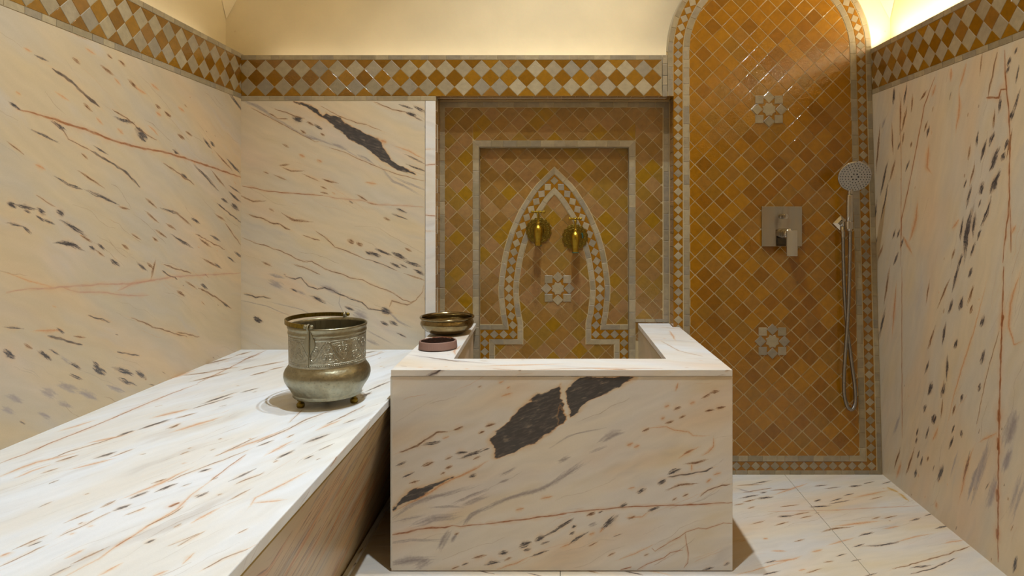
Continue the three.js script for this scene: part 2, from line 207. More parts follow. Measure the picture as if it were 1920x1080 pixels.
const BACK_MARKS = [

  ['D', 0, 209, 981, 238, 978, 272, 968, 293, 960, 309, 939, 322, 922, 335, 937, 351, 928, 393, 920, 406, 899, 440, 882, 473, 865, 532, 840, 549, 823, 553, 802, 570, 785, 583, 760, 612, 739, 654, 718, 679, 701, 633, 710, 591, 729, 549, 754, 507, 788, 465, 817, 423, 838, 402, 859, 364, 888, 339, 914, 309, 925, 276, 951, 238, 969],
  ['G', 14.3, 32, 975, 66, 962, 99, 941, 125, 920], ['G', 7.6, 125, 920, 171, 899, 204, 878, 238, 859], ['G', 15.1, 255, 855, 276, 848, 305, 836], ['G', 5.9, 305, 836, 360, 815],
  ['G', 13.4, 360, 815, 406, 798], ['G', 5, 406, 798, 444, 775], ['G', 10.9, 461, 771, 486, 760, 511, 743], ['B', 2.9, 45, 958, 129, 914, 192, 880, 238, 855, 293, 827, 305, 827],
  ['B', 2.9, 347, 804, 402, 788, 444, 768, 549, 722, 633, 695, 713, 675], ['K', 21, 209, 920, 238, 909], ['K', 10.1, 294, 890, 316, 878], ['B', 7.6, 265, 903, 287, 891],
  ['B', 4.6, 137, 954, 179, 939, 251, 915], ['B', 4.2, 116, 937, 146, 918, 188, 912], ['B', 5, 520, 979, 591, 951, 641, 941, 675, 924], ['K', 4.2, 675, 924, 704, 908],
  ['K', 5.9, 625, 968, 662, 956], ['K', 14.3, 652, 937, 679, 930], ['K', 10.9, 679, 962, 713, 943], ['O', 4.2, 604, 809, 658, 790, 713, 760], ['K', 5, 650, 773, 713, 743],
  ['K', 5.9, 658, 735, 713, 714], ['G', 10.1, 562, 706, 591, 672, 633, 655, 675, 632], ['G', 6.7, 620, 680, 658, 664, 713, 643],
  ['B', 3.4, 314, 964, 381, 928, 457, 899, 490, 893, 549, 869], ['B', 5, 170, 816, 188, 806], ['B', 5.9, 158, 735, 188, 737], ['B', 5, 171, 725, 200, 714, 234, 714],
  ['B', 4.2, 96, 710, 111, 703], ['B', 4.2, 141, 695, 179, 680], ['B', 3.4, 255, 697, 305, 676], ['B', 7.6, 330, 680, 372, 668], ['B', 5, 317, 654, 336, 644],
  ['B', 5.9, 459, 619, 490, 600], ['K', 8.4, 612, 567, 641, 555], ['B', 5, 15, 613, 53, 596, 83, 597], ['O', 8.4, 231, 779, 253, 767], ['O', 6.7, 300, 757, 319, 747],
  ['B', 6.7, 316, 858, 328, 852], ['B', 8.4, 239, 869, 254, 861], ['B', 5, 318, 632, 339, 626], ['B', 5, 499, 590, 528, 584], ['K', 5, 426, 596, 437, 590], ['B', 3.4, 117, 567, 132, 559],
  ['O', 12.6, 546, 833, 568, 822], ['O', 5.9, 486, 670, 532, 664], ['R', 4.2, 11, 655, 57, 647, 108, 636, 171, 630, 238, 624, 322, 619],
  ['P', 3.8, 322, 619, 381, 607, 465, 601, 528, 584, 612, 580, 713, 575], ['B', 6.5, 37, 545, 92, 528, 132, 511, 152, 508, 196, 486], ['B', 7.9, 181, 540, 211, 523, 261, 518],
  ['B', 4, 246, 466, 311, 444], ['B', 4, 296, 481, 330, 458, 370, 419, 410, 406, 450, 389, 489, 372], ['K', 4, 489, 372, 539, 359, 608, 329],
  ['B', 4, 13, 456, 62, 434, 112, 421, 167, 401, 211, 379, 251, 362, 281, 364, 330, 334, 390, 317, 430, 300, 474, 292, 524, 270, 589, 243, 628, 220, 663, 205, 683, 213, 708, 247, 713, 272],
  ['B', 4.5, 673, 205, 648, 195, 628, 199, 589, 213, 581, 188], ['B', 14.9, 421, 445, 439, 437], ['B', 11.9, 455, 436, 474, 427], ['K', 12.9, 508, 399, 540, 384],
  ['K', 8.9, 536, 409, 579, 390], ['K', 14.9, 598, 393, 639, 375], ['K', 11.9, 648, 364, 693, 346], ['K', 11.9, 677, 329, 709, 315], ['K', 6, 598, 545, 641, 529],
  ['K', 8.9, 490, 401, 508, 392], ['B', 4, 653, 312, 713, 292], ['K', 9.9, 590, 356, 617, 343], ['B', 6.9, 560, 532, 578, 524], ['B', 6, 644, 413, 662, 405], ['K', 6, 622, 352, 644, 342],
  ['G', 11.9, 122, 314, 162, 302], ['K', 5.5, 176, 307, 216, 295, 236, 300, 266, 272, 301, 255, 330, 265, 360, 252, 390, 235, 425, 223, 474, 205, 499, 183, 539, 175, 584, 166],
  ['K', 18.9, 554, 178, 584, 167], ['K', 6, 18, 240, 62, 225, 92, 228, 122, 220], ['K', 12.9, 281, 228, 325, 208], ['G', 3, 390, 233, 385, 203, 400, 168], ['K', 9.9, 411, 188, 438, 176],
  ['G', 29.8, 449, 168, 490, 149], ['K', 11.9, 582, 132, 609, 120], ['K', 11.9, 550, 129, 572, 118], ['G', 19.9, 121, 287, 162, 268], ['G', 11.9, 223, 249, 250, 236],
  ['G', 3.5, 157, 198, 241, 178, 286, 153], ['K', 16.9, 59, 145, 86, 132], ['G', 6.9, 584, 163, 613, 133, 643, 118], ['G', 5, 499, 94, 574, 54], ['K', 6.9, 200, 258, 222, 247],
  ['G', 19.9, 323, 265, 377, 240], ['K', 6, 615, 85, 642, 72], ['G', 14.9, 496, 62, 532, 45], ['B', 4, 211, 352, 261, 337, 311, 314], ['B', 6, 93, 360, 120, 348],
  ['G', 4, 33, 208, 102, 193, 162, 168],
];
const LEFT_MARKS = [
  ['K', 10.8, 982, 946, 920, 928, 873, 905, 816, 881], ['K', 5.3, 1029, 964, 1000, 962], ['K', 9.3, 747, 862, 689, 860], ['K', 27.7, 662, 840, 623, 824],
  ['B', 4.9, 768, 884, 704, 868, 627, 837, 569, 824], ['K', 8.9, 976, 816, 943, 801], ['K', 8, 848, 760, 789, 741, 719, 719, 643, 676], ['K', 5.7, 829, 771, 789, 758],
  ['K', 5.4, 1034, 786, 971, 769], ['B', 3.3, 949, 804, 926, 780, 848, 760], ['B', 7.8, 809, 992, 768, 981], ['B', 6.9, 866, 1060, 841, 1060], ['B', 5, 949, 1058, 879, 1050],
  ['B', 8.4, 741, 1026, 718, 1019], ['B', 10.4, 697, 980, 666, 966], ['O', 6.1, 674, 969, 619, 953], ['O', 6.5, 602, 993, 560, 980], ['B', 10.7, 527, 917, 502, 909],
  ['B', 7.5, 872, 878, 848, 867], ['O', 3.9, 971, 892, 926, 878], ['O', 4.4, 1068, 973, 1044, 971], ['K', 10.3, 304, 861, 265, 838], ['K', 10.6, 265, 856, 238, 847],
  ['B', 6.6, 219, 820, 134, 781], ['K', 10.3, 140, 804, 69, 772], ['K', 9.4, 482, 803, 456, 793], ['K', 11.7, 127, 1048, 22, 998], ['B', 8.2, 457, 857, 427, 847],
  ['B', 7.5, 912, 989, 893, 982], ['B', 3.9, 1101, 747, 1068, 730], ['K', 4.7, 960, 679, 920, 663], ['B', 5.1, 879, 698, 809, 669], ['O', 6.2, 1029, 706, 998, 695],
  ['B', 5.6, 534, 757, 452, 731, 362, 700], ['K', 7.4, 352, 760, 265, 723], ['K', 8.2, 433, 730, 402, 718], ['B', 7, 412, 873, 384, 864], ['O', 5, 762, 973, 733, 958],
  ['B', 7, 790, 1031, 774, 1026], ['O', 7, 461, 947, 423, 935], ['O', 5.8, 747, 833, 719, 821], ['O', 3.6, 1087, 868, 1073, 863], ['O', 4.3, 873, 1029, 835, 1019],
  ['B', 7.8, 575, 931, 555, 924], ['O', 7.8, 574, 911, 547, 902], ['B', 5.2, 878, 747, 861, 738], ['O', 5.2, 829, 851, 802, 836],
  ['R', 8.2, 1082, 829, 1018, 826, 926, 818, 829, 809, 762, 797, 643, 791, 543, 792, 423, 785, 276, 771, 159, 760, 29, 747], ['K', 7.9, 1101, 838, 1078, 830],
  ['O', 4.7, 611, 865, 560, 839], ['K', 7.1, 287, 728, 219, 693], ['B', 6.8, 242, 749, 171, 708], ['K', 6.2, 121, 709, 56, 688], ['K', 12.3, 1101, 612, 1082, 604],
  ['K', 8.2, 1073, 608, 1031, 600], ['K', 10.6, 1018, 600, 998, 590], ['K', 13.8, 957, 596, 940, 588], ['K', 5.1, 1056, 597, 1041, 590], ['K', 7, 1020, 583, 1002, 573],
  ['K', 6, 998, 574, 971, 566], ['K', 10.3, 938, 570, 873, 541], ['K', 5.6, 1101, 566, 1066, 559], ['K', 5.9, 1058, 556, 1039, 545], ['K', 11.5, 949, 519, 909, 513, 879, 500],
  ['K', 8.8, 844, 506, 825, 496], ['K', 8, 812, 509, 793, 499], ['K', 10.3, 761, 464, 734, 449], ['B', 5, 817, 491, 794, 479], ['K', 8.7, 647, 450, 611, 427],
  ['B', 7.9, 605, 446, 584, 435], ['B', 5.8, 876, 534, 844, 518], ['K', 7.9, 848, 651, 802, 638, 755, 624], ['K', 6.4, 926, 665, 885, 657], ['B', 5.1, 733, 614, 697, 609],
  ['B', 5.5, 611, 601, 560, 573], ['B', 6.1, 611, 640, 569, 619], ['K', 7.4, 534, 614, 461, 602], ['B', 6, 461, 602, 393, 570], ['K', 9.3, 471, 526, 383, 493],
  ['B', 7.5, 715, 505, 693, 494], ['B', 7, 580, 523, 558, 513], ['B', 5.7, 525, 440, 442, 416, 373, 403], ['K', 5.2, 534, 419, 452, 388], ['K', 9.2, 371, 585, 332, 571],
  ['K', 8.4, 249, 526, 200, 508], ['K', 6.9, 219, 642, 42, 573], ['K', 10.7, 121, 683, 56, 654], ['K', 21.1, 111, 639, 66, 625], ['K', 10.2, 183, 660, 146, 649],
  ['B', 6.3, 159, 571, 42, 488], ['B', 4.6, 352, 533, 159, 474], ['B', 6.6, 298, 445, 207, 413], ['K', 7.5, 134, 445, 89, 424], ['B', 7, 331, 348, 219, 306, 108, 252],
  ['K', 9.2, 309, 357, 277, 342], ['K', 9.7, 171, 279, 133, 261], ['B', 2.7, 1024, 633, 965, 607], ['K', 4.6, 848, 323, 762, 293], ['B', 4.7, 674, 294, 560, 248, 393, 191],
  ['B', 4.6, 452, 217, 320, 180], ['K', 7.1, 982, 291, 932, 276, 866, 249], ['K', 5.1, 951, 305, 933, 293], ['K', 4.9, 733, 205, 635, 177], ['K', 12.7, 1104, 278, 1080, 260],
  ['K', 10.6, 1005, 258, 974, 235], ['K', 14.8, 819, 182, 785, 158], ['K', 13.4, 740, 162, 674, 133], ['K', 14.4, 645, 130, 608, 105], ['K', 6.4, 824, 195, 807, 183],
  ['K', 3.9, 1101, 331, 1063, 322], ['K', 7.8, 901, 208, 875, 190], ['G', 8.5, 935, 230, 905, 209], ['B', 6.3, 1047, 283, 1030, 271], ['K', 5, 972, 257, 948, 240],
  ['B', 4.4, 891, 276, 860, 268], ['B', 10, 569, 449, 586, 408], ['B', 6.1, 509, 566, 470, 550], ['B', 7.1, 225, 602, 164, 581], ['B', 8.1, 315, 511, 259, 489],
  ['K', 8.9, 85, 460, 40, 443], ['K', 6.9, 227, 425, 187, 408], ['B', 7.3, 449, 348, 416, 332], ['B', 5, 398, 374, 346, 349], ['B', 5, 675, 536, 642, 521], ['B', 5.9, 565, 547, 521, 528],
  ['P', 6.4, 1101, 410, 1039, 411, 960, 407, 891, 405, 802, 402, 689, 393, 569, 395, 452, 397, 298, 390, 42, 379], ['P', 5.1, 932, 404, 879, 388, 789, 378, 689, 360, 594, 350],
  ['P', 5, 733, 378, 674, 391, 569, 395], ['O', 2.4, 1101, 453, 1039, 430, 971, 409], ['O', 5.1, 1024, 311, 932, 298], ['G', 16.6, 939, 163, 889, 135], ['G', 15.9, 994, 162, 958, 141],
  ['G', 17.4, 868, 127, 814, 97], ['G', 14, 760, 117, 706, 89], ['G', 14.7, 1091, 176, 1055, 154], ['G', 10.8, 1105, 151, 1079, 135], ['G', 11.6, 1002, 112, 972, 93],
  ['G', 10.6, 937, 118, 904, 99], ['K', 9.6, 717, 126, 660, 97], ['K', 6, 902, 179, 868, 161],
];
const BENCH_MARKS = [
  ['R', 5.8, 116, 1209, 127, 1152, 129, 1079, 140, 991, 148, 900, 152, 790, 162, 674, 180, 564], ['B', 5.7, 205, 1178, 212, 1136, 240, 1085, 266, 1004], ['K', 10.8, 253, 1036, 262, 1004],
  ['K', 13.1, 275, 984, 297, 922], ['K', 10.7, 314, 760, 341, 669], ['K', 7.8, 309, 818, 358, 702], ['B', 8.4, 314, 900, 334, 862], ['K', 9.6, 366, 655, 385, 616],
  ['B', 9, 232, 1196, 244, 1168], ['K', 10.9, 299, 1178, 315, 1147], ['B', 4.7, 329, 1168, 342, 1128], ['O', 4.7, 212, 1288, 218, 1252, 229, 1218], ['B', 4.2, 247, 1261, 258, 1238],
  ['O', 10.3, 365, 1011, 402, 936, 422, 897], ['B', 9.5, 342, 982, 347, 949], ['O', 4.8, 85, 1004, 113, 922], ['O', 7.5, 176, 1279, 187, 1204, 232, 1152], ['O', 6.6, 291, 1242, 339, 1183],
  ['O', 12.6, 249, 900, 298, 823], ['O', 8.1, 215, 1085, 265, 1036], ['B', 4.8, 553, 1168, 568, 1102, 584, 1048], ['K', 7.1, 616, 1102, 632, 1073],
  ['B', 3.8, 527, 1305, 546, 1252, 578, 1194, 605, 1130], ['K', 7.5, 565, 1254, 575, 1238], ['K', 9.4, 535, 1347, 548, 1318], ['B', 6, 505, 1310, 514, 1292],
  ['K', 8.2, 504, 1378, 515, 1353], ['B', 5.1, 474, 1416, 481, 1394], ['K', 8.9, 508, 1428, 519, 1408], ['B', 4.1, 457, 1470, 469, 1437], ['B', 3, 482, 1523, 492, 1490, 504, 1437],
  ['B', 3.1, 461, 1616, 468, 1596, 480, 1555], ['B', 3.4, 443, 1558, 455, 1523], ['O', 5.1, 437, 1588, 442, 1575], ['K', 3.8, 457, 1555, 463, 1543],
  ['O', 5.5, 491, 1378, 518, 1314, 533, 1242], ['O', 5.8, 557, 1152, 595, 1073, 629, 998],
  ['O', 3.2, 579, 1643, 594, 1593, 594, 1561, 600, 1526, 603, 1490, 616, 1423, 608, 1363, 610, 1297], ['R', 3.2, 610, 1297, 609, 1233, 612, 1157], ['R', 10, 599, 1416, 604, 1399],
  ['R', 3.6, 595, 1558, 600, 1526], ['B', 3, 600, 1490, 615, 1454, 621, 1416], ['B', 3.3, 567, 1601, 581, 1566], ['K', 2.8, 557, 1640, 565, 1618], ['K', 7.1, 626, 1375, 632, 1355],
  ['K', 5.1, 653, 1292, 668, 1247], ['B', 3.4, 693, 1382, 705, 1343], ['K', 7.8, 691, 1178, 705, 1136], ['K', 8, 719, 1079, 745, 1030], ['K', 5.5, 752, 1185, 760, 1166],
  ['K', 3.9, 764, 1130, 778, 1096], ['B', 5.5, 604, 1085, 632, 1004, 650, 915, 687, 839], ['B', 2.2, 617, 936, 608, 831], ['O', 4, 671, 1477, 686, 1423],
  ['O', 3.9, 739, 1408, 735, 1378, 761, 1314, 781, 1256], ['O', 5.2, 659, 1163, 677, 1073], ['O', 5.2, 707, 998, 740, 915], ['B', 2.1, 678, 1555, 704, 1514],
  ['B', 2.2, 692, 1555, 709, 1508], ['B', 3.4, 770, 1624, 783, 1596, 808, 1566], ['K', 6.9, 637, 1546, 642, 1536], ['O', 4, 742, 1401, 791, 1386], ['O', 3.5, 627, 1640, 637, 1608],
  ['O', 1.9, 731, 1608, 730, 1577], ['O', 3.3, 542, 1593, 550, 1566], ['B', 4.5, 659, 1048, 664, 1030], ['B', 3.7, 667, 1314, 696, 1261], ['B', 2.6, 768, 1514, 776, 1499],
  ['O', 3.1, 706, 1643, 719, 1628], ['B', 3.5, 693, 1204, 696, 1194], ['R', 5, 174, 554, 173, 342, 163, 189, 172, 64], ['B', 13.5, 84, 453, 146, 405], ['B', 12.2, 151, 521, 199, 429],
  ['B', 12.1, 61, 302, 98, 204], ['B', 13.6, 139, 393, 192, 342], ['B', 9.5, 163, 218, 174, 144], ['B', 11.8, 298, 453, 323, 405], ['B', 13, 259, 329, 310, 261],
  ['B', 9.9, 228, 380, 253, 329], ['B', 11.6, 102, 159, 119, 97], ['O', 9.5, 52, 543, 73, 380], ['B', 11, 324, 380, 344, 342], ['K', 12.8, 551, 128, 593, 86], ['B', 5.9, 583, 218, 632, 97],
  ['K', 8.1, 734, 709, 740, 659], ['K', 7.6, 732, 633, 764, 536], ['B', 5, 717, 953, 740, 875, 764, 790], ['K', 4.2, 759, 943, 774, 915], ['B', 3.5, 708, 659, 711, 633],
  ['K', 10.3, 725, 690, 743, 671], ['B', 2.9, 813, 915, 827, 855],
];
const RIGHT_MARKS = [
  ['R', 7.4, 811, 1475, 812, 1382, 822, 1307, 821, 1224, 816, 1134, 813, 1067, 804, 1016, 790, 953, 779, 896], ['R', 4.9, 814, 1061, 816, 988, 814, 926],
  ['K', 24.3, 647, 1033, 620, 971, 609, 911], ['K', 13.3, 663, 1027, 650, 972], ['K', 12, 735, 1071, 718, 1033, 696, 1002], ['K', 18.1, 773, 1206, 740, 1159],
  ['K', 21.4, 739, 1093, 759, 1125], ['K', 17.3, 689, 1091, 705, 1116], ['K', 15.3, 775, 1142, 743, 1109], ['K', 12.6, 720, 1234, 700, 1192], ['K', 13.6, 738, 1226, 756, 1254],
  ['K', 12.9, 788, 1178, 799, 1196], ['K', 11.2, 801, 1209, 813, 1229], ['K', 10.4, 647, 1107, 625, 1057], ['K', 8.6, 686, 1265, 678, 1233], ['K', 12.1, 790, 1347, 780, 1314],
  ['K', 14.3, 826, 1284, 838, 1303], ['K', 10.4, 864, 1353, 840, 1305], ['K', 11.6, 821, 1433, 831, 1449], ['K', 7.5, 817, 1414, 826, 1427], ['K', 16.4, 218, 1479, 210, 1435],
  ['K', 11.1, 304, 1477, 284, 1423], ['B', 9.1, 423, 1434, 391, 1414], ['K', 11.9, 434, 1316, 421, 1287], ['K', 11.8, 148, 1210, 105, 1123], ['K', 10.2, 149, 1125, 101, 1025],
  ['B', 11, 205, 1214, 169, 1155], ['G', 14, 121, 1353, 143, 1379], ['B', 9.4, 340, 1431, 330, 1388], ['K', 9, 233, 1264, 249, 1284], ['K', 8.5, 284, 1185, 304, 1211],
  ['K', 10, 178, 943, 196, 968], ['K', 9.8, 211, 947, 229, 972], ['K', 12.2, 183, 846, 210, 884], ['K', 12.3, 19, 884, 56, 931], ['B', 9.2, 63, 859, 99, 905],
  ['K', 9.5, 231, 911, 252, 940], ['B', 11.4, 99, 1339, 69, 1216], ['B', 8.9, 193, 1351, 196, 1260], ['K', 11.3, 62, 1073, 32, 968], ['B', 10, 261, 1423, 251, 1343],
  ['K', 6.5, 862, 1416, 853, 1385], ['K', 9.7, 859, 1469, 851, 1457], ['B', 7.6, 666, 1173, 645, 1119], ['B', 6.9, 638, 1194, 649, 1230], ['B', 8, 763, 1316, 755, 1277],
  ['K', 10.1, 601, 1008, 589, 957], ['K', 8.7, 637, 905, 658, 940], ['K', 10.9, 576, 872, 595, 903], ['K', 6.9, 681, 1052, 691, 1069], ['K', 7.4, 615, 1112, 626, 1129],
  ['B', 7.5, 542, 891, 557, 917], ['K', 8.5, 671, 955, 685, 978], ['B', 10.9, 295, 1388, 264, 1327], ['B', 9.3, 324, 1276, 319, 1262], ['B', 8, 407, 1308, 425, 1332],
  ['B', 8.3, 275, 1311, 265, 1282], ['R', 6.4, 476, 1471, 412, 1391, 371, 1292, 327, 1190, 297, 1120, 244, 1011, 232, 899], ['R', 2.8, 256, 1460, 252, 1195, 229, 839],
  ['O', 10.3, 603, 1407, 603, 1354, 580, 1281], ['O', 13.4, 432, 1258, 416, 1184, 442, 1161], ['B', 7.2, 779, 1477, 753, 1405, 736, 1362],
  ['R', 7.8, 729, 1360, 782, 1351, 791, 1372, 814, 1369], ['O', 15.2, 355, 1072, 332, 990, 289, 931], ['O', 7.4, 585, 1014, 547, 981], ['O', 9.7, 566, 1481, 562, 1440],
  ['O', 8.2, 643, 1480, 605, 1410], ['B', 4.7, 715, 1484, 704, 1439], ['O', 9.1, 481, 1446, 456, 1411], ['O', 11.8, 248, 951, 308, 889], ['B', 5.7, 828, 1245, 810, 1191],
  ['O', 7.1, 836, 1000, 819, 977], ['R', 9.4, 783, 884, 769, 724, 749, 495, 737, 314, 724, 39], ['R', 16.5, 746, 478, 742, 445], ['R', 16.8, 739, 395, 737, 362],
  ['R', 15.4, 731, 246, 727, 212], ['R', 14.8, 724, 129, 723, 104], ['R', 13.4, 776, 749, 768, 716], ['K', 13.4, 574, 867, 545, 798], ['K', 13, 517, 719, 538, 756],
  ['K', 17.4, 574, 739, 591, 772], ['K', 11.5, 497, 674, 479, 618], ['K', 14.9, 545, 613, 558, 637], ['K', 13.8, 503, 570, 497, 509], ['K', 15.8, 677, 705, 690, 731],
  ['K', 13.3, 672, 595, 689, 631], ['K', 18.1, 464, 441, 483, 478], ['K', 19.1, 389, 427, 409, 465], ['K', 12.5, 356, 355, 369, 379], ['K', 21.2, 410, 336, 424, 362],
  ['K', 8.5, 304, 259, 316, 282], ['K', 8.5, 298, 229, 309, 250], ['K', 8.2, 325, 163, 339, 191], ['K', 12.6, 285, 108, 297, 132], ['K', 7, 308, 184, 321, 207],
  ['K', 8.1, 364, 271, 383, 308], ['K', 17.5, 432, 155, 457, 206], ['K', 9.5, 521, 323, 501, 285], ['K', 10.6, 569, 452, 578, 472], ['K', 10.5, 563, 344, 570, 360],
  ['K', 7.3, 517, 338, 530, 363], ['K', 8.8, 658, 509, 667, 529], ['B', 8.5, 281, 190, 235, 108], ['K', 10.6, 601, 292, 573, 220], ['O', 8.4, 625, 326, 591, 266, 547, 138],
  ['O', 4.6, 734, 410, 656, 357], ['O', 4.7, 700, 816, 640, 677, 580, 560, 532, 459, 498, 368], ['B', 3.2, 756, 702, 695, 563, 644, 405], ['R', 4, 237, 839, 220, 528, 206, 213],
  ['O', 9, 847, 874, 805, 785, 798, 721, 815, 676, 847, 691], ['B', 12, 144, 816, 107, 710], ['K', 15.4, 100, 654, 55, 559], ['G', 38.2, 777, 398, 811, 477],
  ['G', 29.9, 692, 190, 726, 267], ['G', 38.6, 756, 322, 780, 376], ['G', 25.9, 603, 173, 644, 263], ['G', 15.7, 154, 223, 189, 284], ['G', 9.5, 509, 209, 539, 272],
  ['B', 9.2, 148, 93, 183, 157], ['B', 8, 368, 192, 376, 208], ['O', 12.6, 413, 57, 421, 73], ['B', 9.5, 626, 733, 637, 754], ['K', 9.7, 626, 842, 640, 868], ['O', 12, 194, 773, 154, 578],
  ['K', 8.4, 371, 493, 394, 535], ['B', 8.4, 397, 586, 431, 647], ['B', 6.4, 515, 808, 465, 738], ['B', 9.6, 619, 764, 642, 808], ['B', 8, 409, 797, 390, 737],
  ['O', 7.4, 441, 331, 405, 272], ['B', 7.3, 523, 399, 538, 429], ['B', 7.5, 469, 423, 459, 374], ['O', 12.2, 153, 48, 195, 124], ['G', 31.5, 640, 227, 692, 344],
  ['G', 27.2, 788, 210, 833, 318], ['K', 12.4, 788, 50, 803, 88],
];
const FLOOR_MARKS = [
  ['K', 9, 247, 257, 305, 235], ['K', 14, 299, 265, 351, 250], ['B', 6.2, 248, 289, 284, 272], ['B', 6.9, 379, 193, 438, 182], ['K', 6.8, 326, 216, 349, 207],
  ['K', 9.9, 331, 404, 374, 395], ['B', 5.9, 387, 389, 435, 371], ['B', 5.7, 403, 411, 437, 398], ['K', 10.6, 469, 331, 523, 321], ['K', 9, 493, 285, 516, 273],
  ['K', 6.8, 548, 303, 611, 279], ['K', 5.8, 557, 281, 595, 262], ['K', 6.5, 620, 238, 652, 223], ['K', 6.7, 545, 158, 589, 147], ['K', 6.5, 579, 179, 625, 166],
  ['K', 11.6, 672, 161, 716, 150], ['K', 5.5, 740, 134, 774, 118], ['K', 5.5, 808, 133, 842, 116], ['B', 7.8, 443, 502, 484, 485, 528, 476], ['K', 7.4, 543, 531, 588, 512],
  ['O', 4.5, 419, 590, 514, 546], ['O', 6, 351, 632, 389, 617], ['K', 5.9, 493, 600, 526, 586], ['K', 7.5, 533, 596, 580, 592, 633, 574], ['O', 3.9, 633, 574, 706, 540, 774, 518],
  ['B', 5.6, 636, 418, 662, 405], ['B', 5.4, 673, 414, 717, 398], ['K', 7.5, 755, 431, 791, 414], ['K', 8, 812, 485, 856, 464], ['K', 5.7, 417, 656, 445, 644],
  ['K', 4.1, 451, 683, 476, 673], ['K', 5.7, 195, 694, 224, 681], ['O', 6.4, 213, 690, 281, 673, 307, 658], ['O', 2.8, 92, 758, 196, 712, 269, 678], ['K', 6.5, 172, 755, 212, 740],
  ['B', 4.3, 295, 746, 338, 726], ['B', 4.5, 368, 690, 391, 683], ['O', 4.1, 275, 735, 298, 726], ['B', 5.7, 546, 726, 622, 697, 743, 648, 849, 596], ['K', 7.9, 610, 718, 662, 707],
  ['K', 5.7, 583, 751, 657, 726, 757, 668], ['K', 4.3, 447, 765, 483, 751], ['O', 5.8, 637, 488, 698, 468], ['O', 5.2, 776, 581, 851, 557], ['K', 5.6, 822, 395, 849, 382],
  ['B', 4.7, 325, 569, 353, 556], ['O', 6.5, 231, 555, 246, 548], ['B', 6.4, 263, 213, 378, 174], ['B', 5.9, 366, 328, 420, 314], ['B', 4.9, 268, 328, 245, 342],
  ['B', 4.4, 701, 269, 748, 246], ['B', 5.2, 304, 461, 344, 442], ['B', 4.7, 225, 455, 265, 436], ['O', 6.5, 374, 228, 524, 134], ['O', 5.5, 642, 257, 792, 197],
  ['K', 8.1, 385, 110, 325, 134], ['B', 6.5, 267, 150, 335, 142], ['O', 5.6, 276, 627, 233, 627], ['P', 4, 305, 366, 440, 358, 532, 355, 629, 342, 841, 321],
  ['Y', 18.2, 807, 166, 823, 213], ['Y', 12.5, 823, 213, 826, 286], ['O', 9.1, 490, 470, 646, 433], ['B', 5, 210, 314, 238, 303], ['G', 10.9, 252, 182, 289, 213],
];


const M = {};
M.front = stone({ w: 0.98, h: 0.57, ppm: 1400, seed: 11, angle: 21, marks: FRONT_MARKS, flecks: 15, peach: 0.5, cream: [218, 209, 195], cool: [212, 207, 203] });
M.back = stone({ w: 0.77, h: 1.0, ppm: 1100, seed: 23, angle: -24, marks: BACK_MARKS, flecks: 20, peach: 0.5, cream: [208, 189, 158], cool: [198, 187, 168] });
M.left = stone({ w: 1.15, h: 1.09, ppm: 1300, seed: 31, angle: 26, marks: LEFT_MARKS, flecks: 60, peach: 0.42, cream: [190, 170, 138], cool: [182, 169, 149] });
M.bench = stone({ w: 0.83, h: 1.70, ppm: 1150, seed: 47, angle: -66, marks: BENCH_MARKS, flecks: 120, hairs: 110, peach: 0.07, grey: 0.6, cream: [218, 216, 212], cool: [221, 225, 231] });
M.right = stone({ w: 0.93, h: 1.55, ppm: 1050, seed: 59, angle: 68, marks: RIGHT_MARKS, flecks: 70, peach: 0.5, cream: [208, 189, 158], cool: [198, 187, 168] });
M.floor = stone({ w: 0.93, h: 0.85, ppm: 1200, seed: 61, angle: -20, marks: FLOOR_MARKS, flecks: 60, peach: 0.5 }, 0.25);
M.rim = stone({ w: 1.0, h: 0.9, ppm: 1100, seed: 73, angle: 14, flecks: 130, peach: 0.35, cream: [220, 212, 202], cool: [221, 220, 219], marks: [['G', 12, 60, 640, 150, 690, 260, 730], ['K', 6, 90, 655, 190, 712], ['O', 5, 160, 470, 150, 560, 165, 620], ['R', 4, 420, 810, 600, 790, 780, 800], ['O', 7, 560, 790, 760, 830], ['B', 5, 640, 805, 720, 822], ['O', 6, 250, 770, 500, 740], ['B', 3, 840, 400, 870, 560, 930, 640], ['O', 5, 900, 200, 890, 380], ['B', 4, 880, 120, 960, 170], ['R', 3, 300, 800, 420, 830]] });
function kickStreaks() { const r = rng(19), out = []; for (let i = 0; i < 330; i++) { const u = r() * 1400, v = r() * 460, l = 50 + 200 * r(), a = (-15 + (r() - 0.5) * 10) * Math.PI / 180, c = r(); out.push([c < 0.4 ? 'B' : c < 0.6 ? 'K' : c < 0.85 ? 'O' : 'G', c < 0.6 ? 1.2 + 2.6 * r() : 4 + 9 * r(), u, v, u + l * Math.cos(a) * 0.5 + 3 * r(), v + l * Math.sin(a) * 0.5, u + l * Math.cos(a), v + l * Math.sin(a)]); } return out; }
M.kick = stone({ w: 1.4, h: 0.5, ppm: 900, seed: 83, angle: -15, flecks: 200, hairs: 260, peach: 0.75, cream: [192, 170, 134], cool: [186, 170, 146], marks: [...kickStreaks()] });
const place = (m, geo, U, V, ou, ov) => slabUV(geo, U, V, ou, ov, m.userData.w, m.userData.h);

